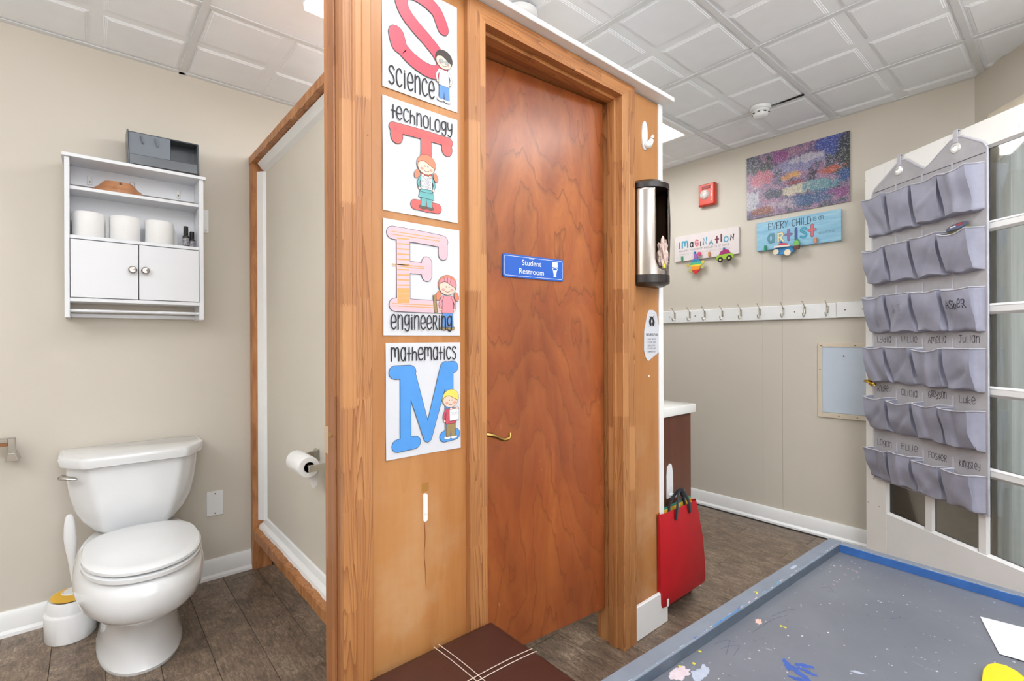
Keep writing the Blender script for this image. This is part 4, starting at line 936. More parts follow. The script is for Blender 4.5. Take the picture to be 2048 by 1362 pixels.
# ---- toilet-roll holder on the partition
th = thing('roll_holder', 'nickel toilet-roll holder with two square arms on the partition', 'toilet roll holder', (.690, 1.87, .715))
for y in (1.985-1.87, 1.775-1.87):
    p_ = prism('mount_plate', [(y-.022, -.022), (y+.022, -.022), (y+.022, .022), (y-.022, .022)], 'yz', -.007, -.0005, CHROME, th, .002)
    loft('arm', [[(x, y-a, -b), (x, y+a, -b), (x, y+a, b), (x, y-a, b)] for x, a, b in ((-.005, .020, .022), (-.018, .010, .015), (-.040, .006, .012), (-.105, .005, .011))], CHROME, th, smooth=False)
tube('spindle', [(-.092, -.092, 0), (-.092, .112, 0)], .007, plain('spindle_brass', C(150, 116, 70), .3, metal=.6), th, 10)
tr_ = thing('toilet_roll', 'partly used white toilet roll hanging on the partition holder', 'toilet paper', (.598, 1.87, .712))
lathe('paper_roll', [(.019, -.065), (.036, -.064), (.0375, -.06), (.0375, .080), (.036, .083), (.019, .083), (.019, -.065)], TPAPER, tr_, (0, .005, 0), 'y', 30)
lathe('cardboard_core', [(.016, -.064), (.019, -.064), (.019, .082), (.016, .082), (.016, -.064)], CARD, tr_, (0, .005, 0), 'y', 24)
mesh('paper_tail', [(.036, -.055, 0), (.036, .075, 0), (.036, .06, -.075), (.036, .01, -.10), (.036, -.035, -.075)], [(0, 1, 2, 3, 4)], TPAPER, tr_)

# ---- vanity, hook, bag
va = thing('vanity', 'dark walnut vanity with thick white top beyond the enclosure corner', 'vanity', (1.82, 1.18, 0))
box('side_panel', 0, .280, 0, .018, .0, .826, VAN, va); box('cabinet_body', 0, .268, .018, 1.0, .08, .826, VAN, va); box('toe_kick', 0, .2, .018, 1.0, 0, .08, DARK, va)
for k in range(2):
    d_ = box('cabinet_door', .269, .283, .02+.49*k, .50+.49*k, .09, .82, VAN, va, .003); tube('door_handle', [(.283, .44-.37*k+.49*k, .6), (.300, .44-.37*k+.49*k, .6), (.300, .44-.37*k+.49*k, .7), (.283, .44-.37*k+.49*k, .7)], .004, CHROME, d_, 8)
box('countertop', -.01, .306, -.012, 1.02, .829, .868, plain('counter_white', C(236, 236, 232), .15, var=.01, coat=.4), va, .004, 2)
lathe('sink_bowl', [(.10, .869), (.104, .874), (.096, .876), (.085, .871), (.05, .8705), (0, .870)], PORC, va, (.14, .5, 0), seg=32)
lathe('faucet_knob', [(0, .868), (.016, .868), (.014, .885), (.018, .89), (.016, .908), (0, .912)], CHROME, va, (.05, .19, 0), seg=16)
vh = thing('bag_hook', 'white adhesive hook on the dark vanity side holding the red bag', 'hook', (1.915, 1.180, .53)); vh.scale = (1.15, 1, 1)
prism('back_plate', [(-.020, -.055), (.018, -.055), (.022, -.02), (.020, .055), (.012, .088), (.002, .094), (-.016, .080), (-.021, .04)], 'xz', -.006, -.0005, PLAST, vh, .001)
loft('hook_tip', [[(cx_+a*math.cos(t), y_, z_+b*math.sin(t)) for t in [2*math.pi*k/12 for k in range(12)]] for cx_, y_, z_, a, b in ((.004, -.006, -.042, .008, .008), (.012, -.024, -.042, .010, .009), (.026, -.036, -.034, .016, .010), (.034, -.042, -.026, .018, .009))], PLAST, vh)
bg = thing('tote_bag', 'flat red bag with black handles hanging from the white hook on the vanity', 'bag', (1.911, 1.128, .07))
def bagring(z, x0, x1, t0): return [(x0, -t0*.3, z), (x0+.02, -t0, z), ((x0+x1)/2, -t0*1.15, z), (x1-.02, -t0, z), (x1, -t0*.3, z), (x1, t0*.3, z), (x1-.02, t0*.7, z), ((x0+x1)/2, t0*.8, z), (x0+.02, t0*.7, z), (x0, t0*.3, z)]
loft('bag_body', [bagring(.0, -.150, .206, .010), bagring(.015, -.152, .205, .018), bagring(.10, -.154, .192, .024), bagring(.22, -.156, .172, .024), bagring(.33, -.158, .148, .018), bagring(.385, -.160, .132, .011)], RED, bg, cap=False)
for a, c_, dz in ((.011, (58, 150, 130), .394), (.004, (214, 178, 60), .389)):
    mesh('lining_edge', [(-.158, .004+a, .37), (.130, .004+a, .37), (.118, .004+a, dz+.006), (-.158, .004+a, dz-.004)], [(0, 1, 2, 3)], plain('bag_lining_%d' % int(a*1000), C(*c_), .6), bg)
box('zip_tag', -.152, -.140, -.036, -.033, .02, .05, PLAST, bg, .001)
HND = fabric('black_webbing', C(24, 26, 34), .8)
for y_, x0_, x1_ in ((-.016, -.062, .050), (.012, -.075, .058)):
    V = []; P5 = [(x0_, y_-.008, .345), (x0_+.012, y_-.006, .40), (-.020, y_*.5, .438), (.008, -.004, .452), (.026, y_*.5, .438), (x1_-.008, y_-.006, .395), (x1_, y_-.008, .350)]
    pts_ = smooth_path(P5, 4)
    for i, p in enumerate(pts_):
        q = pts_[min(i+1, len(pts_)-1)]-pts_[max(i-1, 0)]; nn = Vector((-q.z, 0, q.x)).normalized()*.009; V += [p+nn, p-nn]
    mh = mesh('bag_handle', V, [(2*k, 2*k+1, 2*k+3, 2*k+2) for k in range(len(pts_)-1)], HND, bg, True); mh.modifiers.new('t', 'SOLIDIFY').thickness = .002

# ================================================================= hook wall (x = XH): frame helper, u runs to the right in view (= -y)
def on_hook_wall(name, label, cat, y, z, group=None): return thing(name, label, cat, (XH, y, z), 0, group)
def wframe(d): return lambda u, v, n: (-d-n, -u, v)
al_ = on_hook_wall('fire_alarm', 'red fire alarm with clear round strobe on the beige wall', 'alarm', 1.700, 2.163)
prism('alarm_back', [(-.055, -.068), (.055, -.068), (.055, .074), (-.055, .074)], 'yz', -.012, -.001, ALARM, al_, .003)
loft('alarm_body', [[(x, -a, -b), (x, a, -b), (x, a, b2), (x, -a, b2)] for x, a, b, b2 in ((-.012, .060, .072, .076), (-.034, .060, .074, .078), (-.046, .052, .066, .070))], ALARM, al_, smooth=False)
lathe('strobe_lens', [(.0, -.066), (.020, -.064), (.030, -.056), (.034, -.046)], plain('strobe_clear', C(222, 214, 208), .08, var=.25, vscale=90, coat=1), al_, (0, .010, .002), 'x', 20)
box('horn_grille', -.050, -.046, -.030, .030, .040, .060, plain('alarm_red_dark', C(150, 30, 20), .4), al_, .001)
pr = Print(lambda u, v, n: (-.0465-n, -u, v))
for k, ch in enumerate('FIRE'): write(pr, ch, .034, .030-.024*k, .018, .010, SW, .17)
pr.build('printed_letters', al_)
pc = on_hook_wall('garden_picture', 'unframed painterly purple and blue picture on the beige wall below the ceiling', 'picture', 1.150, 1.944)
prism('picture_panel', [(-.288, 0), (.288, .0), (.288, .402), (-.288, .402)], 'yz', -.009, -.001, PICT, pc, 0)
lathe('thumb_pin', [(0, -.006), (.005, -.006), (.005, 0)], PLAST, pc, (0, .293, .362), 'x', 8)
LAV = col('letter_purple', 140, 110, 160); TEALL = col('letter_teal', 70, 160, 190); COR = col('letter_coral', 210, 110, 120); NAV = col('letter_navy', 60, 90, 160); CRE = col('letter_cream', 226, 214, 170)
SLT = col('letter_slate', 92, 150, 165); MAR = col('letter_maroon', 110, 50, 66)
sb = on_hook_wall('blue_sign', 'long blue wooden sign reading every child artist below the picture', 'sign', 1.1365, 1.727)
SBM = NT('sky_blue_board'); v_ = SBM.coords((1, .12, 1)); SBM.l(SBM.ramp(SBM.noise(v_, 60, 4, .6), [(.3, C(120, 176, 208)), (.7, C(160, 204, 224))]), SBM.b.inputs['Base Color']); SBM = SBM.m
prism('sign_board', [(-.235, 0), (.235, 0), (.235, .181), (-.235, .181)], 'yz', -.019, -.001, SBM, sb, .001)
pr = Print(lambda u, v, n: (-.0192-n, .235-u, v))
write(pr, 'EVERY CHILD', .070, .125, .042, .245, PEN, .085); write(pr, 'is an', .325, .138, .022, .055, PEN, .09)
for ch, x, m_, y_, hh in (('a', .070, SLT, .046, .050), ('r', .125, CRE, .044, .050), ('t', .172, LAV, .046, .060), ('i', .226, NAV, .044, .064), ('s', .256, TEALL, .048, .056), ('t', .302, COR, .050, .064)):
    write(pr, ch, x, y_, hh, .036 if ch != 'i' else .014, INK, .26); write(pr, ch, x, y_, hh, .036 if ch != 'i' else .014, m_, .21, 3)
write(pr, 'Pablo Picasso', .350, .055, .012, .085, PEN, .07); pr.build('printed_words', sb)
im = on_hook_wall('imagination_sign', 'whitewashed wooden sign with the word imagination in mixed coloured letters', 'sign', 1.723, 1.730)
prism('sign_board', [(-.235, 0), (.235, 0), (.235, .180), (-.235, .180)], 'yz', -.019, -.001, plain('whitewash_board', C(222, 212, 212), .6, var=.03, vscale=18), im, .001)
pr = Print(lambda u, v, n: (-.0192-n, .235-u, v)); x = .035
for ch, m_, y_, hh, ww in (('i', SLT, .092, .042, .010), ('m', TEALL, .094, .045, .050), ('a', INK, .092, .032, .026), ('G', COR, .094, .042, .024), ('i', INK, .090, .030, .008), ('N', TEALL, .096, .045, .030), ('A', SLT, .088, .032, .032), ('t', MAR, .095, .042, .024), ('I', MAR, .100, .045, .010), ('o', TEALL, .092, .034, .030), ('N', INK, .098, .036, .026)):
    write(pr, ch, x, y_, hh, ww, m_, .24); x += ww+.0135
write(pr, 'requires imagination through ch of color', .035, .066, .012, .37, PEN, .09); write(pr, 'creating imagination of minds beautiful', .035, .042, .011, .38, PGR, .08); pr.build('printed_words', im)
# clothes pegs and toys clipped on the two signs
PEGS = [(1.893, 1.748, (58, 160, 120), 'green peg on the whitewashed sign corner'), (1.795, 1.768, (70, 130, 190), 'blue peg holding the rainbow star toy'), (1.688, 1.752, (214, 150, 90), 'orange peg on the lower edge of the whitewashed sign'), (1.583, 1.765, (60, 130, 190), 'blue peg holding the purple and green toy car'),
        (1.316, 1.740, (40, 150, 110), 'green peg at the far lower corner of the blue sign'), (1.222, 1.754, (50, 110, 180), 'dark blue peg holding the little blue plane'), (1.130, 1.752, (60, 160, 80), 'green peg holding the small brown pot toy'), (1.030, 1.746, (224, 150, 110), 'orange peg near the speaker-side end of the blue sign')]
PEGS[7] = (1.030, 1.746, (224, 150, 110), 'pale orange peg on the lower edge of the blue sign')
for i, (y, z, c, lab) in enumerate(PEGS):
    p_ = thing('clothes_peg', lab, 'peg', (XH-.021, y, z), group=None); m_ = plain('peg_paint_%d' % i, C(*c), .4)
    for s_ in (0, 1): prism('peg_leg', [(-.005, -.016), (.005, -.016), (.006, .0), (.005, .016), (-.005, .016), (-.006, 0)], 'yz', -.006-.007*s_, -.0005-.007*s_, m_, p_, .0005)
    tube('spring', [(-.0065, -.0065, .0), (-.0065, .0065, .0)], .0028, STEEL, p_, 6)
def toy(name, label, y, z, shapes, d=-.034):
    t = thing(name, label, 'toy', (XH+d, y, z))
    for nm, pts, c, a, b in shapes: prism(nm, [(-p[0], p[1]) for p in pts], 'yz', -b, -a, plain('toy_%d_%d_%d' % c, C(*c), .4), t, .001)
    return t
def circ(cx_, cz_, r, n=16): return [(cx_+r*math.cos(2*math.pi*k/n), cz_+r*math.sin(2*math.pi*k/n)) for k in range(n)]
toy('toy_car', 'flat green and purple toy car with black wheels clipped under the white sign', 1.572, 1.722, [
    ('car_body', [(-.060, -.022), (.056, -.018), (.060, .0), (.046, .016), (-.050, .012), (-.062, -.004)], (150, 190, 60), 0, .006),
    ('car_roof', [(-.042, .012), (.036, .016), (.026, .038), (.0, .048), (-.028, .036)], (160, 40, 110), 0, .007),
    ('wheel', circ(-.030, -.022, .019), (30, 28, 28), .006, .010), ('wheel', circ(.030, -.016, .019), (30, 28, 28), .006, .010), ('hub', circ(-.030, -.022, .008), (190, 190, 120), .010, .012), ('hub', circ(.030, -.016, .008), (190, 190, 120), .010, .012)])
star = []
for k in range(10):
    t = math.radians(90+36*k); r = .062 if k % 2 == 0 else .036; star.append((r*math.cos(t), r*math.sin(t)))
def band(z0, z1, w0, w1): return [(-w0, z0), (w0, z0), (w1, z1), (-w1, z1)]
toy('rainbow_toy', 'rainbow-striped flat toy with stubby limbs clipped under the white sign', 1.783, 1.690, [
    ('stripe', band(.040, .075, .016, .014), (150, 100, 170), 0, .006), ('stripe', band(.018, .040, .034, .018), (60, 130, 180), 0, .006), ('stripe', band(.0, .018, .048, .034), (80, 180, 140), 0, .006),
    ('stripe', band(-.012, .0, .034, .048), (230, 210, 70), 0, .006), ('stripe', band(-.036, -.012, .030, .034), (236, 150, 50), 0, .006), ('stripe', band(-.066, -.036, .006, .030), (200, 50, 50), 0, .006),
    ('limb', circ(-.058, .0, .012), (200, 180, 90), .0, .006), ('limb', circ(.054, .012, .012), (210, 190, 90), .0, .006), ('limb', circ(-.040, -.040, .013), (180, 180, 90), .0, .006), ('limb', circ(.050, -.022, .013), (180, 180, 110), .0, .006), ('limb', circ(.028, .072, .014), (214, 70, 110), .0, .008)])
toy('toy_plane', 'little blue toy plane with cream wheels clipped under the blue sign', 1.205, 1.716, [
    ('fuselage', [(-.060, -.010), (-.040, -.030), (.040, -.034), (.062, -.014), (.050, .014), (-.040, .018)], (60, 140, 200), 0, .012),
    ('wing', [(-.050, .012), (.040, .010), (.046, .020), (-.044, .024)], (232, 226, 216), .010, .030), ('cockpit', [(-.036, .022), (.030, .020), (.018, .036), (-.020, .040)], (200, 60, 80), 0, .012),
    ('wheel', circ(-.040, -.012, .017), (232, 222, 200), .012, .020), ('wheel', circ(.026, -.024, .019), (236, 222, 196), .012, .020)], -.030)
toy('toy_pot', 'tiny brown and green flowerpot toy clipped under the blue sign', 1.128, 1.730, [('pot', band(-.026, -.004, .014, .018), (96, 60, 54), 0, .020), ('leaf_ball', circ(0, .010, .017), (120, 190, 100), 0, .018)])
# hook rail
hr = on_hook_wall('hook_rail', 'long white painted board with nine small metal hooks along the wall', 'coat rack', 1.75, 1.283)
box('rail_board', -.017, -.001, .930-1.75, 2.55-1.75, 0, .088, WHITE, hr, .003); box('rail_board', -.019, -.001, DC[1]+.02-1.75, .928-1.75, .002, .090, WHITE, hr, .002)
for k, y in enumerate((1.959, 1.840, 1.727, 1.601, 1.476, 1.355, 1.214, 1.093, .974)):
    h_ = link('coat_hook', None, hr); h_.location = (-.017, y-1.75, .042)
    if k == 0:
        c1 = tube('hook_wire', smooth_path([(0, 0, .028), (-.012, 0, .038), (-.030, .0, .052), (-.040, 0, .060)], 3)[::-1]+smooth_path([(-.004, 0, .012), (-.008, 0, -.014), (-.022, 0, -.030), (-.036, 0, -.022), (-.040, 0, -.006)], 4), .0028, CHROME, h_, 7)
        b1 = prism('hook_plate', rr(-.006, .006, -.012, .034, .005), 'yz', -.003, 0, CHROME, h_); t1 = lathe('hook_ball', [(0, -.005), (.004, -.003), (.005, 0), (.004, .003), (0, .005)], CHROME, h_, (-.041, 0, .062), 'z', 8)
        pm_ = [c1.data, b1.data, t1.data]
    else:
        for nm, d in zip(('hook_wire', 'hook_plate', 'hook_ball'), pm_): link(nm, d, h_)
for y in (2.00, 1.80, 1.15, .885, .80): lathe('screw_head', [(0, -.019), (.003, -.019), (.004, -.0165)], plain('rust_screw', C(96, 80, 70), .5), hr, (-.001 if y > .93 else -.003, y-1.75, .045), 'x', 8)
# access panel
ap = on_hook_wall('access_panel', 'pale blue-white access panel with beige screwed frame on the lower wall', 'panel', .86, .703)
FRM = plain('beige_frame_paint', C(212, 200, 180), .5, var=.02)
box('panel_sheet', -.006, -.001, -.15, .145, .03, .412, plain('pale_blue_panel', C(196, 208, 222), .35, var=.02, vscale=12), ap, .0005)
box('frame_strip', -.010, -.001, .145, .168, .0, .434, FRM, ap); box('frame_strip', -.010, -.001, -.17, .145, .412, .434, FRM, ap); box('frame_strip', -.010, -.001, -.17, .145, .0, .028, FRM, ap); box('frame_strip', -.010, -.001, -.19, -.15, .0, .434, FRM, ap)
for y, z in ((.156, .28), (-.02, .422), (.06, .014), (-.03, .014), (.15, .42)): lathe('screw', [(0, -.0125), (.003, -.0125), (.003, -.010)], MATS['rust_screw'], ap, (0, y, z), 'x', 8)
lathe('pull_knob', [(0, -.010), (.004, -.010), (.004, -.006)], DARK, ap, (0, .035, .36), 'x', 8)

# ================================================================= glazed door leaf
LA = math.radians(180+53.4); LE = (3.12, .753)        # free edge; local x runs toward the hinge, local +y... is the side facing the camera
lf = S(thing('door_1', 'white french door with divided panes standing open beside the hook wall', None, (LE[0], LE[1], .012), LA))
LN = 1
# world normal toward the camera is (-.803,.596): in the leaf frame that is -y
def lb(name, s0, s1, z0, z1, n0=0, n1=.035, m=WHITE, par=None, bev=.002): return box(name, s0, s1, n0, n1, z0-.012, z1-.012, m, par or lf, bev)
LW = .95
lb('stile', 0, .128, .012, 2.05, m=CHIP); lb('stile', .822, LW, .012, 2.05, m=CHIP); lb('top_rail', .128, .822, 1.940, 2.05, m=CHIP); lb('bottom_rail', .128, .822, .012, .283)
ZS = [(.283, .607), (.632, .936), (.962, 1.270), (1.296, 1.604), (1.630, 1.940)]; XS = [(.128, .338), (.372, .580), (.612, .822)]
for a, b in ((.338, .372), (.580, .612)): lb('mullion', a, b, .283, 1.940, .004, .031)
for k in range(4):
    for a, b in XS: lb('muntin', a, b, ZS[k][1], ZS[k+1][0], .004, .031)
for a, b in XS:
    for c, d in ZS:
        g_ = lb('pane', a, b, c, d, .015, .019, GLASS, None, 0)
        for e in ((a, a+.008, c, d), (b-.008, b, c, d), (a+.008, b-.008, c, c+.008), (a+.008, b-.008, d-.008, d)): pass
        for nn in (.003, .022):
            pts = [(a, c-.012), (b, c-.012), (b, d-.012), (a, d-.012)]; i_ = .009
            inn = [(a+i_, c-.012+i_), (b-i_, c-.012+i_), (b-i_, d-.012-i_), (a+i_, d-.012-i_)]
            vs = [(p[0], nn, p[1]) for p in pts]+[(p[0], nn+.009, p[1]) for p in inn] if nn < .01 else [(p[0], nn+.009, p[1]) for p in pts]+[(p[0], nn, p[1]) for p in inn]
            mesh('glazing_bead', vs, [(i, (i+1) % 4, 4+(i+1) % 4, 4+i) for i in range(4)], WHITE, lf)
# lever on the leaf
lathe('lever_rose', [(0, -.014), (.014, -.012), (.024, -.006), (.027, 0)], plain('gold_brass', C(196, 158, 60), .2, metal=1, var=.1, vscale=50), lf, (.045, 0, .930), 'y', 20)
tube('lever_handle', smooth_path([(.045, -.010, .930), (.045, -.038, .930), (.062, -.046, .934), (.085, -.046, .926), (.108, -.044, .922), (.114, -.043, .914)], 4), [.009]*10+[.0085]*11, MATS['gold_brass'], lf, 8, .7)
tube('latch_bolt', [(.0, .017, .925), (-.012, .017, .925)], .009, BRASS, lf, 10); box('hinge_jamb', LW+.003, LW+.04, -.02, .06, 0, 2.07, WHITE, lf, .002)
# ---- sheer curtain and valance on the diagonal wall, seen through the panes
cu = thing('sheer_curtain', 'white sheer curtain in vertical folds behind the glazed door', 'curtain', (DC[0], DC[1], .02), DA)
V = []; n_ = 70
for i in range(n_+1):
    s_ = .195+.9*i/n_; y_ = -(.030+.014*math.sin(i*1.15)+.006*math.sin(i*.41+1))
    V += [(s_, -y_*1, .05), (s_, -y_*1, 1.98)]
# room side of the diagonal wall is local -y... see diag(): n>0 = (sin,-cos) -> local -y
V = [(a, -b, c) for a, b, c in V]
mesh('curtain_cloth', V, [(2*i, 2*i+2, 2*i+3, 2*i+1) for i in range(n_)], SHEER, cu, True)
vl = thing('valance', 'cream scalloped valance above the sheer curtain behind the glass', 'valance', (DC[0], DC[1], 1.90), DA)
V = []; n_ = 64
for i in range(n_+1):
    s_ = .15+.9*i/n_; q = ((s_-.228)/.23) % 1.0; low = 1.94+.085*math.sin(math.pi*q)
    V += [(s_, -(.062+.008*math.sin(i*.6)), low-1.9), (s_, -.045, 2.19-1.9)]
vm = mesh('valance_cloth', V, [(2*i, 2*i+2, 2*i+3, 2*i+1) for i in range(n_)], CREAM, vl, True); vm.modifiers.new('t', 'SOLIDIFY').thickness = .003

# ================================================================= hanging pocket organiser on the leaf
og = thing('pocket_organizer', 'grey fabric hanging organizer with rows of named pockets on the white french door', 'organizer', (LE[0], LE[1], .012), LA)
def oz(z): return z-.012
S0, S1 = .058, .634
top = [(S0, 1.905), (S0+.015, 1.93), (.215, 2.018), (.235, 2.024), (.258, 2.020), (.335, 1.955), (.358, 1.940), (.382, 1.952), (.478, 2.016), (.505, 2.024), (.530, 2.018), (.618, 1.958), (S1, 1.93)]
bk = prism('back_panel', [(S0+.006, oz(.448)), (S1, oz(.448))]+[(p[0], oz(p[1])) for p in top[::-1]], 'xz', -.010, -.005, CLOTH, og)
tube('binding', [(p[0], -.008, oz(p[1])) for p in [(S0+.006, .448)]+top+[(S1, .448), (S0+.006, .448)]], .0042, BIND, og, 6)
for s_, z_ in ((.222, 1.977), (.505, 1.977)):
    lathe('grommet', [(.010, -.012), (.012, -.015), (.020, -.014), (.022, -.010), (.010, -.010)], plain('grommet_white', C(226, 226, 222), .2, metal=.3), og, (s_, 0, oz(z_)), 'y', 20); lathe('grommet_hole', [(0, -.0115), (.010, -.0115), (.010, -.0105)], WHITE, og, (s_, 0, oz(z_)), 'y', 16)
    box('hanger_strap', s_-.010, s_+.010, -.012, -.009, oz(2.0), oz(2.054), BIND, og, .001); box('hanger_strap', s_-.010, s_+.010, -.012, .04, oz(2.052), oz(2.055), BIND, og, .0005)
box('stitch_line', S0+.01, S1-.006, -.0112, -.0098, oz(1.912), oz(1.914), PEN, og, 0)
COLS = [.062, .205, .347, .490, .628]; ROWT = [1.875, 1.620, 1.377, 1.122, .868, .610]; ROWB = [1.684, 1.441, 1.194, .947, .705, .457]
for r in range(6):
    for c in range(4):
        rg = random.Random(r*11+c*5+2); c0, c1 = COLS[c]+.003, COLS[c+1]-.003; zt, zb = ROWT[r]+rg.uniform(-.006, .006), ROWB[r]
        dt_, db_ = rg.uniform(.046, .062), rg.uniform(.018, .032); NU, NV = 22, 18; V = []
        lean = rg.uniform(-.05, .05); ph = rg.uniform(0, 6.28); W4 = [(rg.uniform(-7, 7), rg.uniform(2, 9), rg.uniform(0, 6.28), rg.uniform(.0008, .0024)) for _ in range(6)]
        ca, cc, cs = rg.uniform(-.9, .9), rg.uniform(.45, .8), rg.choice((-1, 1))
        if (r, c) in ((1, 3), (0, 3), (4, 3)): dt_ = .070
        US = [0, .02, .05, .09]+[.09+.69*k/13 for k in range(1, 14)]+[.80, .84, .89, .94, 1.0]
        VS = [.96*k/15 for k in range(16)]+[.985, .995, 1.0]; NU, NV = len(US)-1, len(VS)-1
        for j, v in enumerate(VS):
            d = dt_*(1-v)+db_*v+.006*math.sin(math.pi*min(1, v*1.05))*math.sin(v*3.0+ph*.3)
            close = 1 if j < 16 else (.82, .50, .04)[j-16]
            e0 = .86+lean*v+.012*math.sin(v*5+ph)
            for i, u in enumerate(US):
                if u <= .09: k = u/.09; xx, D_ = -.05*(1-v)*k, k**.6
                elif u <= .78: k = (u-.09)/.69; xx, D_ = -.05*(1-v)+k*(e0+.05*(1-v)), 1-.10*math.sin(k*math.pi)*(1-v)*math.cos(ph)
                else:
                    k = (u-.78)/.22; fold = math.sin(math.pi*k)*.10*math.sin(math.pi*min(1, .2+v*.8)); xx, D_ = e0+(1-e0)*k-fold, (1-k)**1.0
                wr_ = sum(a_*math.sin(p_*u+q_*v+o_) for p_, q_, o_, a_ in W4)*(.35+.9*v)
                wr_ += cs*.009*math.exp(-(((u-.4)*math.cos(ca)+(v-cc)*math.sin(ca)+(v-cc)*.4)/.09)**2)*math.sin(math.pi*min(1, max(0, u/.8)))
                y_ = -.0105-max(0, (d*D_+(wr_ if .05 < u < .82 else 0))*close)
                zz = zt+(zb-zt)*v-(.018*math.sin(math.pi*min(1, u/.8))*(1-v)*(.5+.5*math.sin(ph*1.7)) if u < .8 else 0)+(.004*math.sin(u*9+ph) if v > .9 else 0)
                V.append((c0+(c1-c0)*xx, y_, oz(zz)))
        F = [(j*(NU+1)+i, j*(NU+1)+i+1, (j+1)*(NU+1)+i+1, (j+1)*(NU+1)+i) for j in range(NV) for i in range(NU)]
        b0 = len(V)
        for i in range(NU+1): V.append((V[NV*(NU+1)+i][0], -.0105, oz(zb)-.002))
        F += [(NV*(NU+1)+i, NV*(NU+1)+i+1, b0+i+1, b0+i) for i in range(NU)]
        po = mesh('pocket', V, F, CLOTH2, og, 'auto')
        if (r, c) in ((2, 3), (2, 1)): KEEP = dict(KEEP, **{str((r, c)): (V, F)}) if 'KEEP' in globals() else {str((r, c)): (V, F)}; po.modifiers.new('t', 'SOLIDIFY').thickness = .0012
        tube('piping', [Vector(V[i])+Vector((0, 0, 0)) for i in range(NU+1)], .0028, BIND, po, 6)
        NAMES = {(3, 0): 'Lydia', (3, 1): 'Willie', (3, 2): 'Amelia', (3, 3): 'Julian', (4, 0): 'Andrew', (4, 1): 'Olivia', (4, 2): 'Greyson', (4, 3): 'Luke', (5, 0): 'Logan', (5, 1): 'Ellie', (5, 2): 'Foster', (5, 3): 'Kingsley'}
        if (r, c) in NAMES:
            pr = Print(lambda u, v, n: (u, -.0104-n, oz(v))); write(pr, NAMES[(r, c)], c0+.022, zt+(.024 if r < 5 else .018), .030 if r < 5 else .028, .088 if len(NAMES[(r, c)]) > 4 else .070, PEN, .075, jit=.10); pr.build('handwritten_name', og)
    for c in range(5):
        s_ = COLS[c] if c < 4 else COLS[4]
        if 0 < c < 4: box('seam_tape', s_-.004, s_+.004, -.0125, -.0105, oz(ROWB[r] if r < 5 else .45), oz(ROWT[r]+.045), BIND, og, .0005)
from mathutils.bvhtree import BVHTree
def on_pocket(key, txt, u0, z0, hh, ww, m_, wt):
    bv = BVHTree.FromPolygons([Vector(v) for v in KEEP[key][0]], KEEP[key][1]); pr = Print(lambda u, v, n: (u, n, oz(v))); write(pr, txt, u0, z0, hh, ww, m_, wt, jit=.1, slope=.02)
    out = []
    for v in pr.vs:
        h_ = bv.ray_cast(Vector((v[0], -.3, v[2])), Vector((0, 1, 0)))[0]; out.append((v[0], (h_.y if h_ else -.06)-.0012-v[1], v[2]))
    pr.vs = out; pr.build('handwritten_name', og)
on_pocket('(2, 3)', 'Asher', .500, 1.288, .036, .090, PEN, .075); on_pocket('(2, 1)', 'J S', .232, 1.290, .034, .050, col('faded_marker', 128, 126, 140), .07)
cn = thing('snack_tin', 'round tin with picture lid sticking out of a second-row pocket', 'tin', (LE[0]+.545*math.cos(LA)+.034*math.sin(LA), LE[1]+.545*math.sin(LA)-.034*math.cos(LA), 1.612), LA); cn.rotation_euler = (math.radians(32), 0, LA)
lathe('tin_body', [(0, 0), (.034, 0), (.036, .003), (.036, .022), (.034, .024)], plain('olive_rim', C(128, 130, 84), .4), cn, seg=28); lathe('tin_lid', [(.037, .020), (.038, .026), (.034, .029), (0, .029)], plain('tin_grey_lid', C(86, 92, 110), .35, var=.1, vscale=60), cn, seg=28)
pr = Print(lambda u, v, n: (u, v, .0292+n)); pr.disc((.006, .008), .015, .011, col('lid_red', 190, 50, 60), 1); pr.disc((-.010, -.008), .012, .009, PWH, 2); pr.disc((.012, -.012), .006, .005, NAV, 2); pr.build('printed_lid', cn)

# ================================================================= play table
tbl = thing('play_table', 'low grey paint-stained play table with raised rim and blue inner edge', 'table', (1.877, .557, 0), math.radians(-3.2))
# local: far-left corner at origin, -x toward the camera side, -y to the right
LX, LY, ZR, ZB = 1.50, 1.10, .50, .474; RW = .040
TGRAY = plain('rim_grey_paint', C(112, 120, 132), .4, var=.06, vscale=20)
box('table_board', -LX+.01, -.01, -LY+.01, -.01, ZB-.018, ZB, TABLE, tbl, .001)
ed = box('rim', -LX, 0, -RW, 0, ZR-.10, ZR, TGRAY, tbl, .003); box('rim', -LX, 0, -LY, -LY+RW, ZR-.10, ZR, TGRAY, tbl, .003)
box('rim', -.030, 0, -LY+RW, -RW, ZR-.10, ZR, TGRAY, tbl, .003); box('rim', -LX, -LX+RW, -LY+RW, -RW, ZR-.10, ZR, TGRAY, tbl, .003)
box('blue_edge', -.0315, -.0290, -LY+RW, -RW, ZB, ZR-.002, BLUE, tbl, .0005)['label'] = 'blue-painted inner face of the far rim'
box('inner_edge', -LX+RW, -.03, -RW-.0015, -RW+.001, ZB, ZR-.003, plain('shaded_slate_paint', C(74, 84, 96), .45, var=.1, vscale=30), tbl, .0005)  # inner rim face coloured darker to hold its shadow
box('apron', -LX+.06, -.06, -.06, -.04, .30, .40, TGRAY, tbl); box('apron', -.06, -.04, -LY+.06, -.06, .30, .40, TGRAY, tbl)
for x in (-.05, -LX+.05):
    for y in (-.05, -LY+.05): box('leg', x-.03, x+.03, y-.03, y+.03, 0, ZR-.10, TGRAY, tbl, .004)
tbl_M = Matrix.Translation(tbl.location) @ Matrix.Rotation(math.radians(-3.2), 4, 'Z'); tinv = tbl_M.inverted()
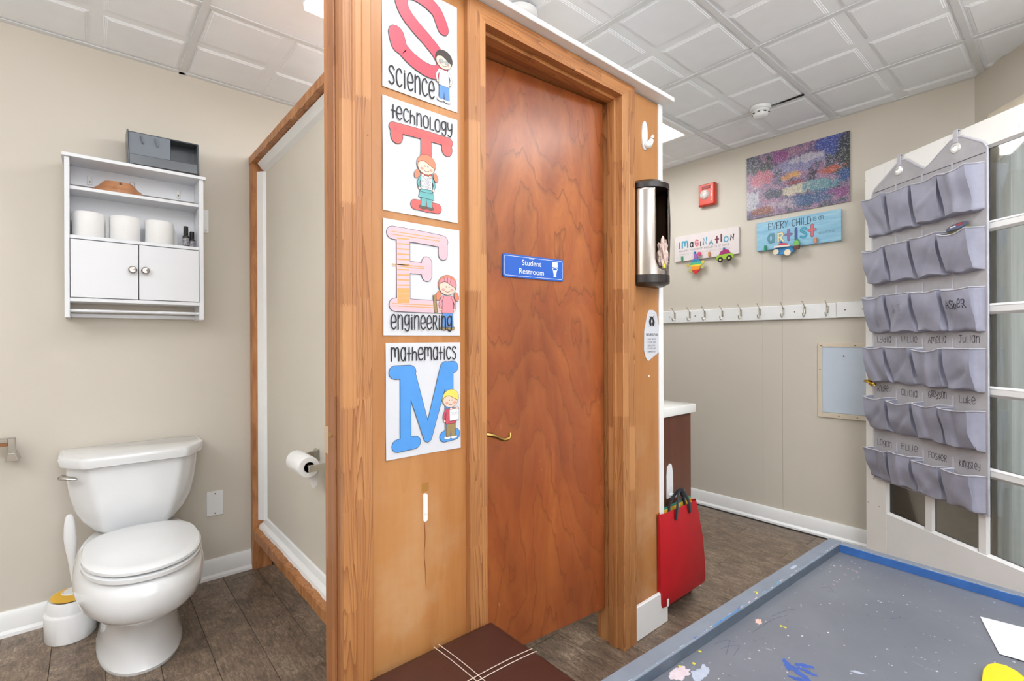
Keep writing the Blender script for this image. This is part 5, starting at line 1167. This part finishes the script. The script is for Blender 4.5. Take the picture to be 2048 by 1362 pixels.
def tl(x, y): p = tinv @ Vector((x, y, 0)); return (p.x, p.y)
def px2(px, py, z):
    u, v = px-1024, py-CAM_CY; u, v = u*math.cos(_r)-v*math.sin(_r), u*math.sin(_r)+v*math.cos(_r)
    d = Vector((math.cos(_a)+u/CAM_F*math.sin(_a), math.sin(_a)-u/CAM_F*math.cos(_a), -v/CAM_F)); t = (z-CAM_H)/d.z; return (t*d.x, t*d.y)
pr = Print(lambda u, v, n: (u, v, ZB+n))
def splat(px, py, rx, ry, m, seed, rot=0, layer=1, big=False):
    rg = random.Random(seed); cx_, cy_ = tl(*px2(px, py, ZB)); pts = []
    for k in range(18):
        t = 2*math.pi*k/18; r = rg.uniform(.6, 1.15); a, b = rx*r*math.cos(t), ry*r*math.sin(t); pts.append((cx_+a*math.cos(rot)-b*math.sin(rot), cy_+a*math.sin(rot)+b*math.cos(rot)))
    if big:
        bp = Print(pr.f); bp.poly(pts, m, layer+seed*.02); bp.build('paint_splat', tbl)
    else: pr.poly(pts, m, layer)
SPW = plain('spilled_pale_pink', C(196, 180, 186), .5, var=.1, vscale=60); SPG = plain('spilled_pale_grey', C(160, 168, 184), .5, var=.08, vscale=40); SPP = plain('spilled_peach', C(214, 172, 158), .5, var=.12, vscale=80)
SPB = plain('spilled_blue', C(52, 82, 156), .45, var=.1, vscale=60); SPY = plain('spilled_yellow', C(210, 190, 50), .5); SPD = plain('pencil_smear', C(84, 88, 104), .6)
splat(1362, 1345, .024, .018, SPW, 1, big=True); splat(1352, 1352, .018, .016, SPW, 11, big=True); splat(1405, 1345, .026, .012, SPG, 2, .4, big=True); splat(1392, 1352, .018, .012, SPG, 12, .8, big=True); splat(1517, 1243, .014, .009, SPP, 3, .3, big=True); splat(1716, 1345, .005, .016, SPG, 8, .5, big=True)
for i, (a, b) in enumerate(((1575, 1330), (1592, 1340), (1605, 1352), (1618, 1345), (1600, 1360), (1610, 1332))): splat(a, b, .022, .007, SPB, 20+i, .7+i*.3, big=True)
for i, (a, b) in enumerate(((1400, 1303), (1388, 1327), (1360, 1333), (1570, 1255), (1562, 1252))): splat(a, b, .004, .004, SPY, 40+i)
rg = random.Random(5)
for i in range(70):
    splat(rg.uniform(1400, 2000), rg.uniform(1150, 1350), rg.uniform(.0012, .0035), rg.uniform(.0008, .0022), [SPG, SPW, PWH, SPD, SPG][i % 5], 60+i, rg.uniform(0, 3))
for a, b in (((1505, 1262), (1575, 1228)), ((1545, 1232), (1590, 1222)), ((1430, 1290), (1470, 1282)), ((1440, 1300), (1476, 1292)), ((1450, 1310), (1462, 1282)), ((1468, 1308), (1480, 1290)), ((1640, 1175), (1668, 1184)), ((1780, 1240), (1818, 1236))):
    pts = [tl(*px2(p[0]+rg.uniform(-3, 3), p[1]+rg.uniform(-3, 3), ZB)) for p in (a, ((a[0]+b[0])/2+3, (a[1]+b[1])/2-3), b)]; pr.stroke(pts, .0016, SPD, 2)
pts = [tl(*px2(x, y, ZB)) for x, y in ((1890, 1164), (1925, 1176), (1975, 1189))]; pr.stroke(pts, .0022, plain('crayon_maroon', C(120, 50, 90), .6), 2)
for i in range(16): splat(1690+rg.uniform(-30, 30)+i*0, 1140+rg.uniform(-20, 30), .004, .0018, [SPG, SPW, SPP][i % 3], 200+i, rg.uniform(0, 3))
tag(pr.build('paint_specks', tbl), kind='stuff')
# chipped highlights along the rims
pr = Print(lambda u, v, n: (u, v, ZR+n))
for i in range(60): 
    x = -rg.uniform(.0, 1.2)
    pr.disc((x, -RW+.002+rg.uniform(-.001, .003)), rg.uniform(.002, .009), .0011, [SPG, PLIL, TEALL, SPG][i % 4] if i % 9 else SPB, 1, 8)
for i in range(60): pr.disc((-.030+rg.uniform(-.001, .002), -rg.uniform(.04, .9)), .0011, rg.uniform(.002, .009), SPG, 1, 8)
pr.stroke([(-.78, -RW+.001), (-.66, -RW+.001)], .0025, col('rim_blue_mark', 40, 120, 190), 2, smooth=False); pr.stroke([(-.555, -.030), (-.545, -.024), (-.552, -.020)], .003, SPY, 2); pr.disc((-.32, -.022), .018, .005, SPG, 1, 10)
tag(pr.build('rim_chips', tbl), kind='stuff')
cp = [px2(*p, .478) for p in ((1960, 1233), (1999, 1308))]
# paper lying on the board
A_ = Vector((*px2(1960, 1233, .476), 0)); B_ = Vector((*px2(1999, 1308, .476), 0)); D_ = (Vector((*px2(2048, 1257, .476), 0))-A_).normalized()
pp = thing('paper_sheet', 'white sheet with faint pencil lines lying on the grey table board', 'paper', (A_.x, A_.y, .4750)); 
E_ = B_-A_; W_ = D_*.20; E_ = E_.normalized()*.19 if E_.length < .01 else E_
V = []; n_ = 8
for j in range(n_+1):
    for i in range(n_+1):
        p = W_*(i/n_)+E_*(j/n_); V.append((p.x, p.y, .0012+.0022*math.sin(i/n_*3.1)*(1-.3*j/n_)))
mesh('sheet', V, [(j*(n_+1)+i, j*(n_+1)+i+1, (j+1)*(n_+1)+i+1, (j+1)*(n_+1)+i) for j in range(n_) for i in range(n_)], PAPER, pp, True)
pr = Print(lambda u, v, n: ((W_*u+E_*v).x, (W_*u+E_*v).y, .0016+n+.0022*math.sin(u*3.1)))
pr.stroke([(.20, .10), (.22, .5), (.26, .95)], .0010, PGR, 2); 
for k in range(6): pr.stroke([(.36+.03*k, .3+.05*(k % 3)), (.40+.03*k, .42+.06*(k % 2))], .0008, PGR, 2); pr.stroke([(.42+.03*k, .62), (.40+.04*k, .75)], .0008, PGR, 2)
pr.build('pencil_marks', pp)
yt = thing('yellow_block', 'rounded yellow plastic tray piece at the near edge of the table', 'toy', (*px2(1965, 1362, .49), .475), math.radians(-40))
Q = [px2(*p, .492) for p in ((1962, 1410), (1963, 1362), (1966, 1338), (1975, 1328), (1990, 1325), (2012, 1330), (2035, 1342), (2058, 1362), (2080, 1395), (2085, 1430))]
loc = Vector((yt.location.x, yt.location.y)); yt.rotation_euler = (0, 0, 0)
YEL = plain('bright_yellow', C(224, 190, 24), .3, var=.03)
prism('tray_body', [(q[0]-loc.x, q[1]-loc.y) for q in Q], 'xy', 0, .017, YEL, yt, .0015)
c_ = Vector((sum(q[0] for q in Q)/len(Q), sum(q[1] for q in Q)/len(Q))); prism('tray_underside', [((q[0]-c_.x)*1.03+c_.x-loc.x, (q[1]-c_.y)*1.03+c_.y-loc.y) for q in Q], 'xy', -.0002, .003, plain('dark_olive', C(80, 70, 40), .5), yt)

# ================================================================= leather ottoman
ot = thing('ottoman', 'dark brown leather cube stool with double white stitching on top', 'stool', (.690, .930, 0))
HW, HD = .188, .187
box('seat_body', -HW, HW, -HD, HD, 0, .325, LEATHER, ot, .004, 2)
V = []; n_ = 24
for j in range(n_+1):
    for i in range(n_+1):
        u, v = i/n_*2-1, j/n_*2-1; e = max(abs(u), abs(v)); dome = .010*(1-u*u)*(1-v*v); drop = .012*max(0, (e-.94)/.06)**2
        crease = .0022*(math.exp(-(u/.02)**2)+math.exp(-(v/.02)**2)); V.append((u*(HW+.002), v*(HD+.002), .362+dome-drop-min(crease, .003)))
F = [(j*(n_+1)+i, j*(n_+1)+i+1, (j+1)*(n_+1)+i+1, (j+1)*(n_+1)+i) for j in range(n_) for i in range(n_)]
rim = [i for i in range(n_+1)]+[j*(n_+1)+n_ for j in range(1, n_+1)]+[n_*(n_+1)+i for i in range(n_-1, -1, -1)]+[j*(n_+1) for j in range(n_-1, 0, -1)]
b0 = len(V); V += [(V[k][0], V[k][1], .327) for k in rim]; F += [(rim[k], rim[(k+1) % len(rim)], b0+(k+1) % len(rim), b0+k) for k in range(len(rim))]
mesh('lid_cushion', V, F, LEATHER, ot, True)
def topz(x, y): u, v = x/(HW+.002), y/(HD+.002); return .362+.010*(1-u*u)*(1-v*v)+.0004
for off in (-.0075, .0075):
    tube('stitching', [(off, HD*t/20*.97, topz(off, HD*t/20*.97)) for t in range(-20, 21)], .0011, THREAD, ot, 5); tube('stitching', [(HW*t/20*.97, off, topz(HW*t/20*.97, off)) for t in range(-20, 21)], .0011, THREAD, ot, 5)
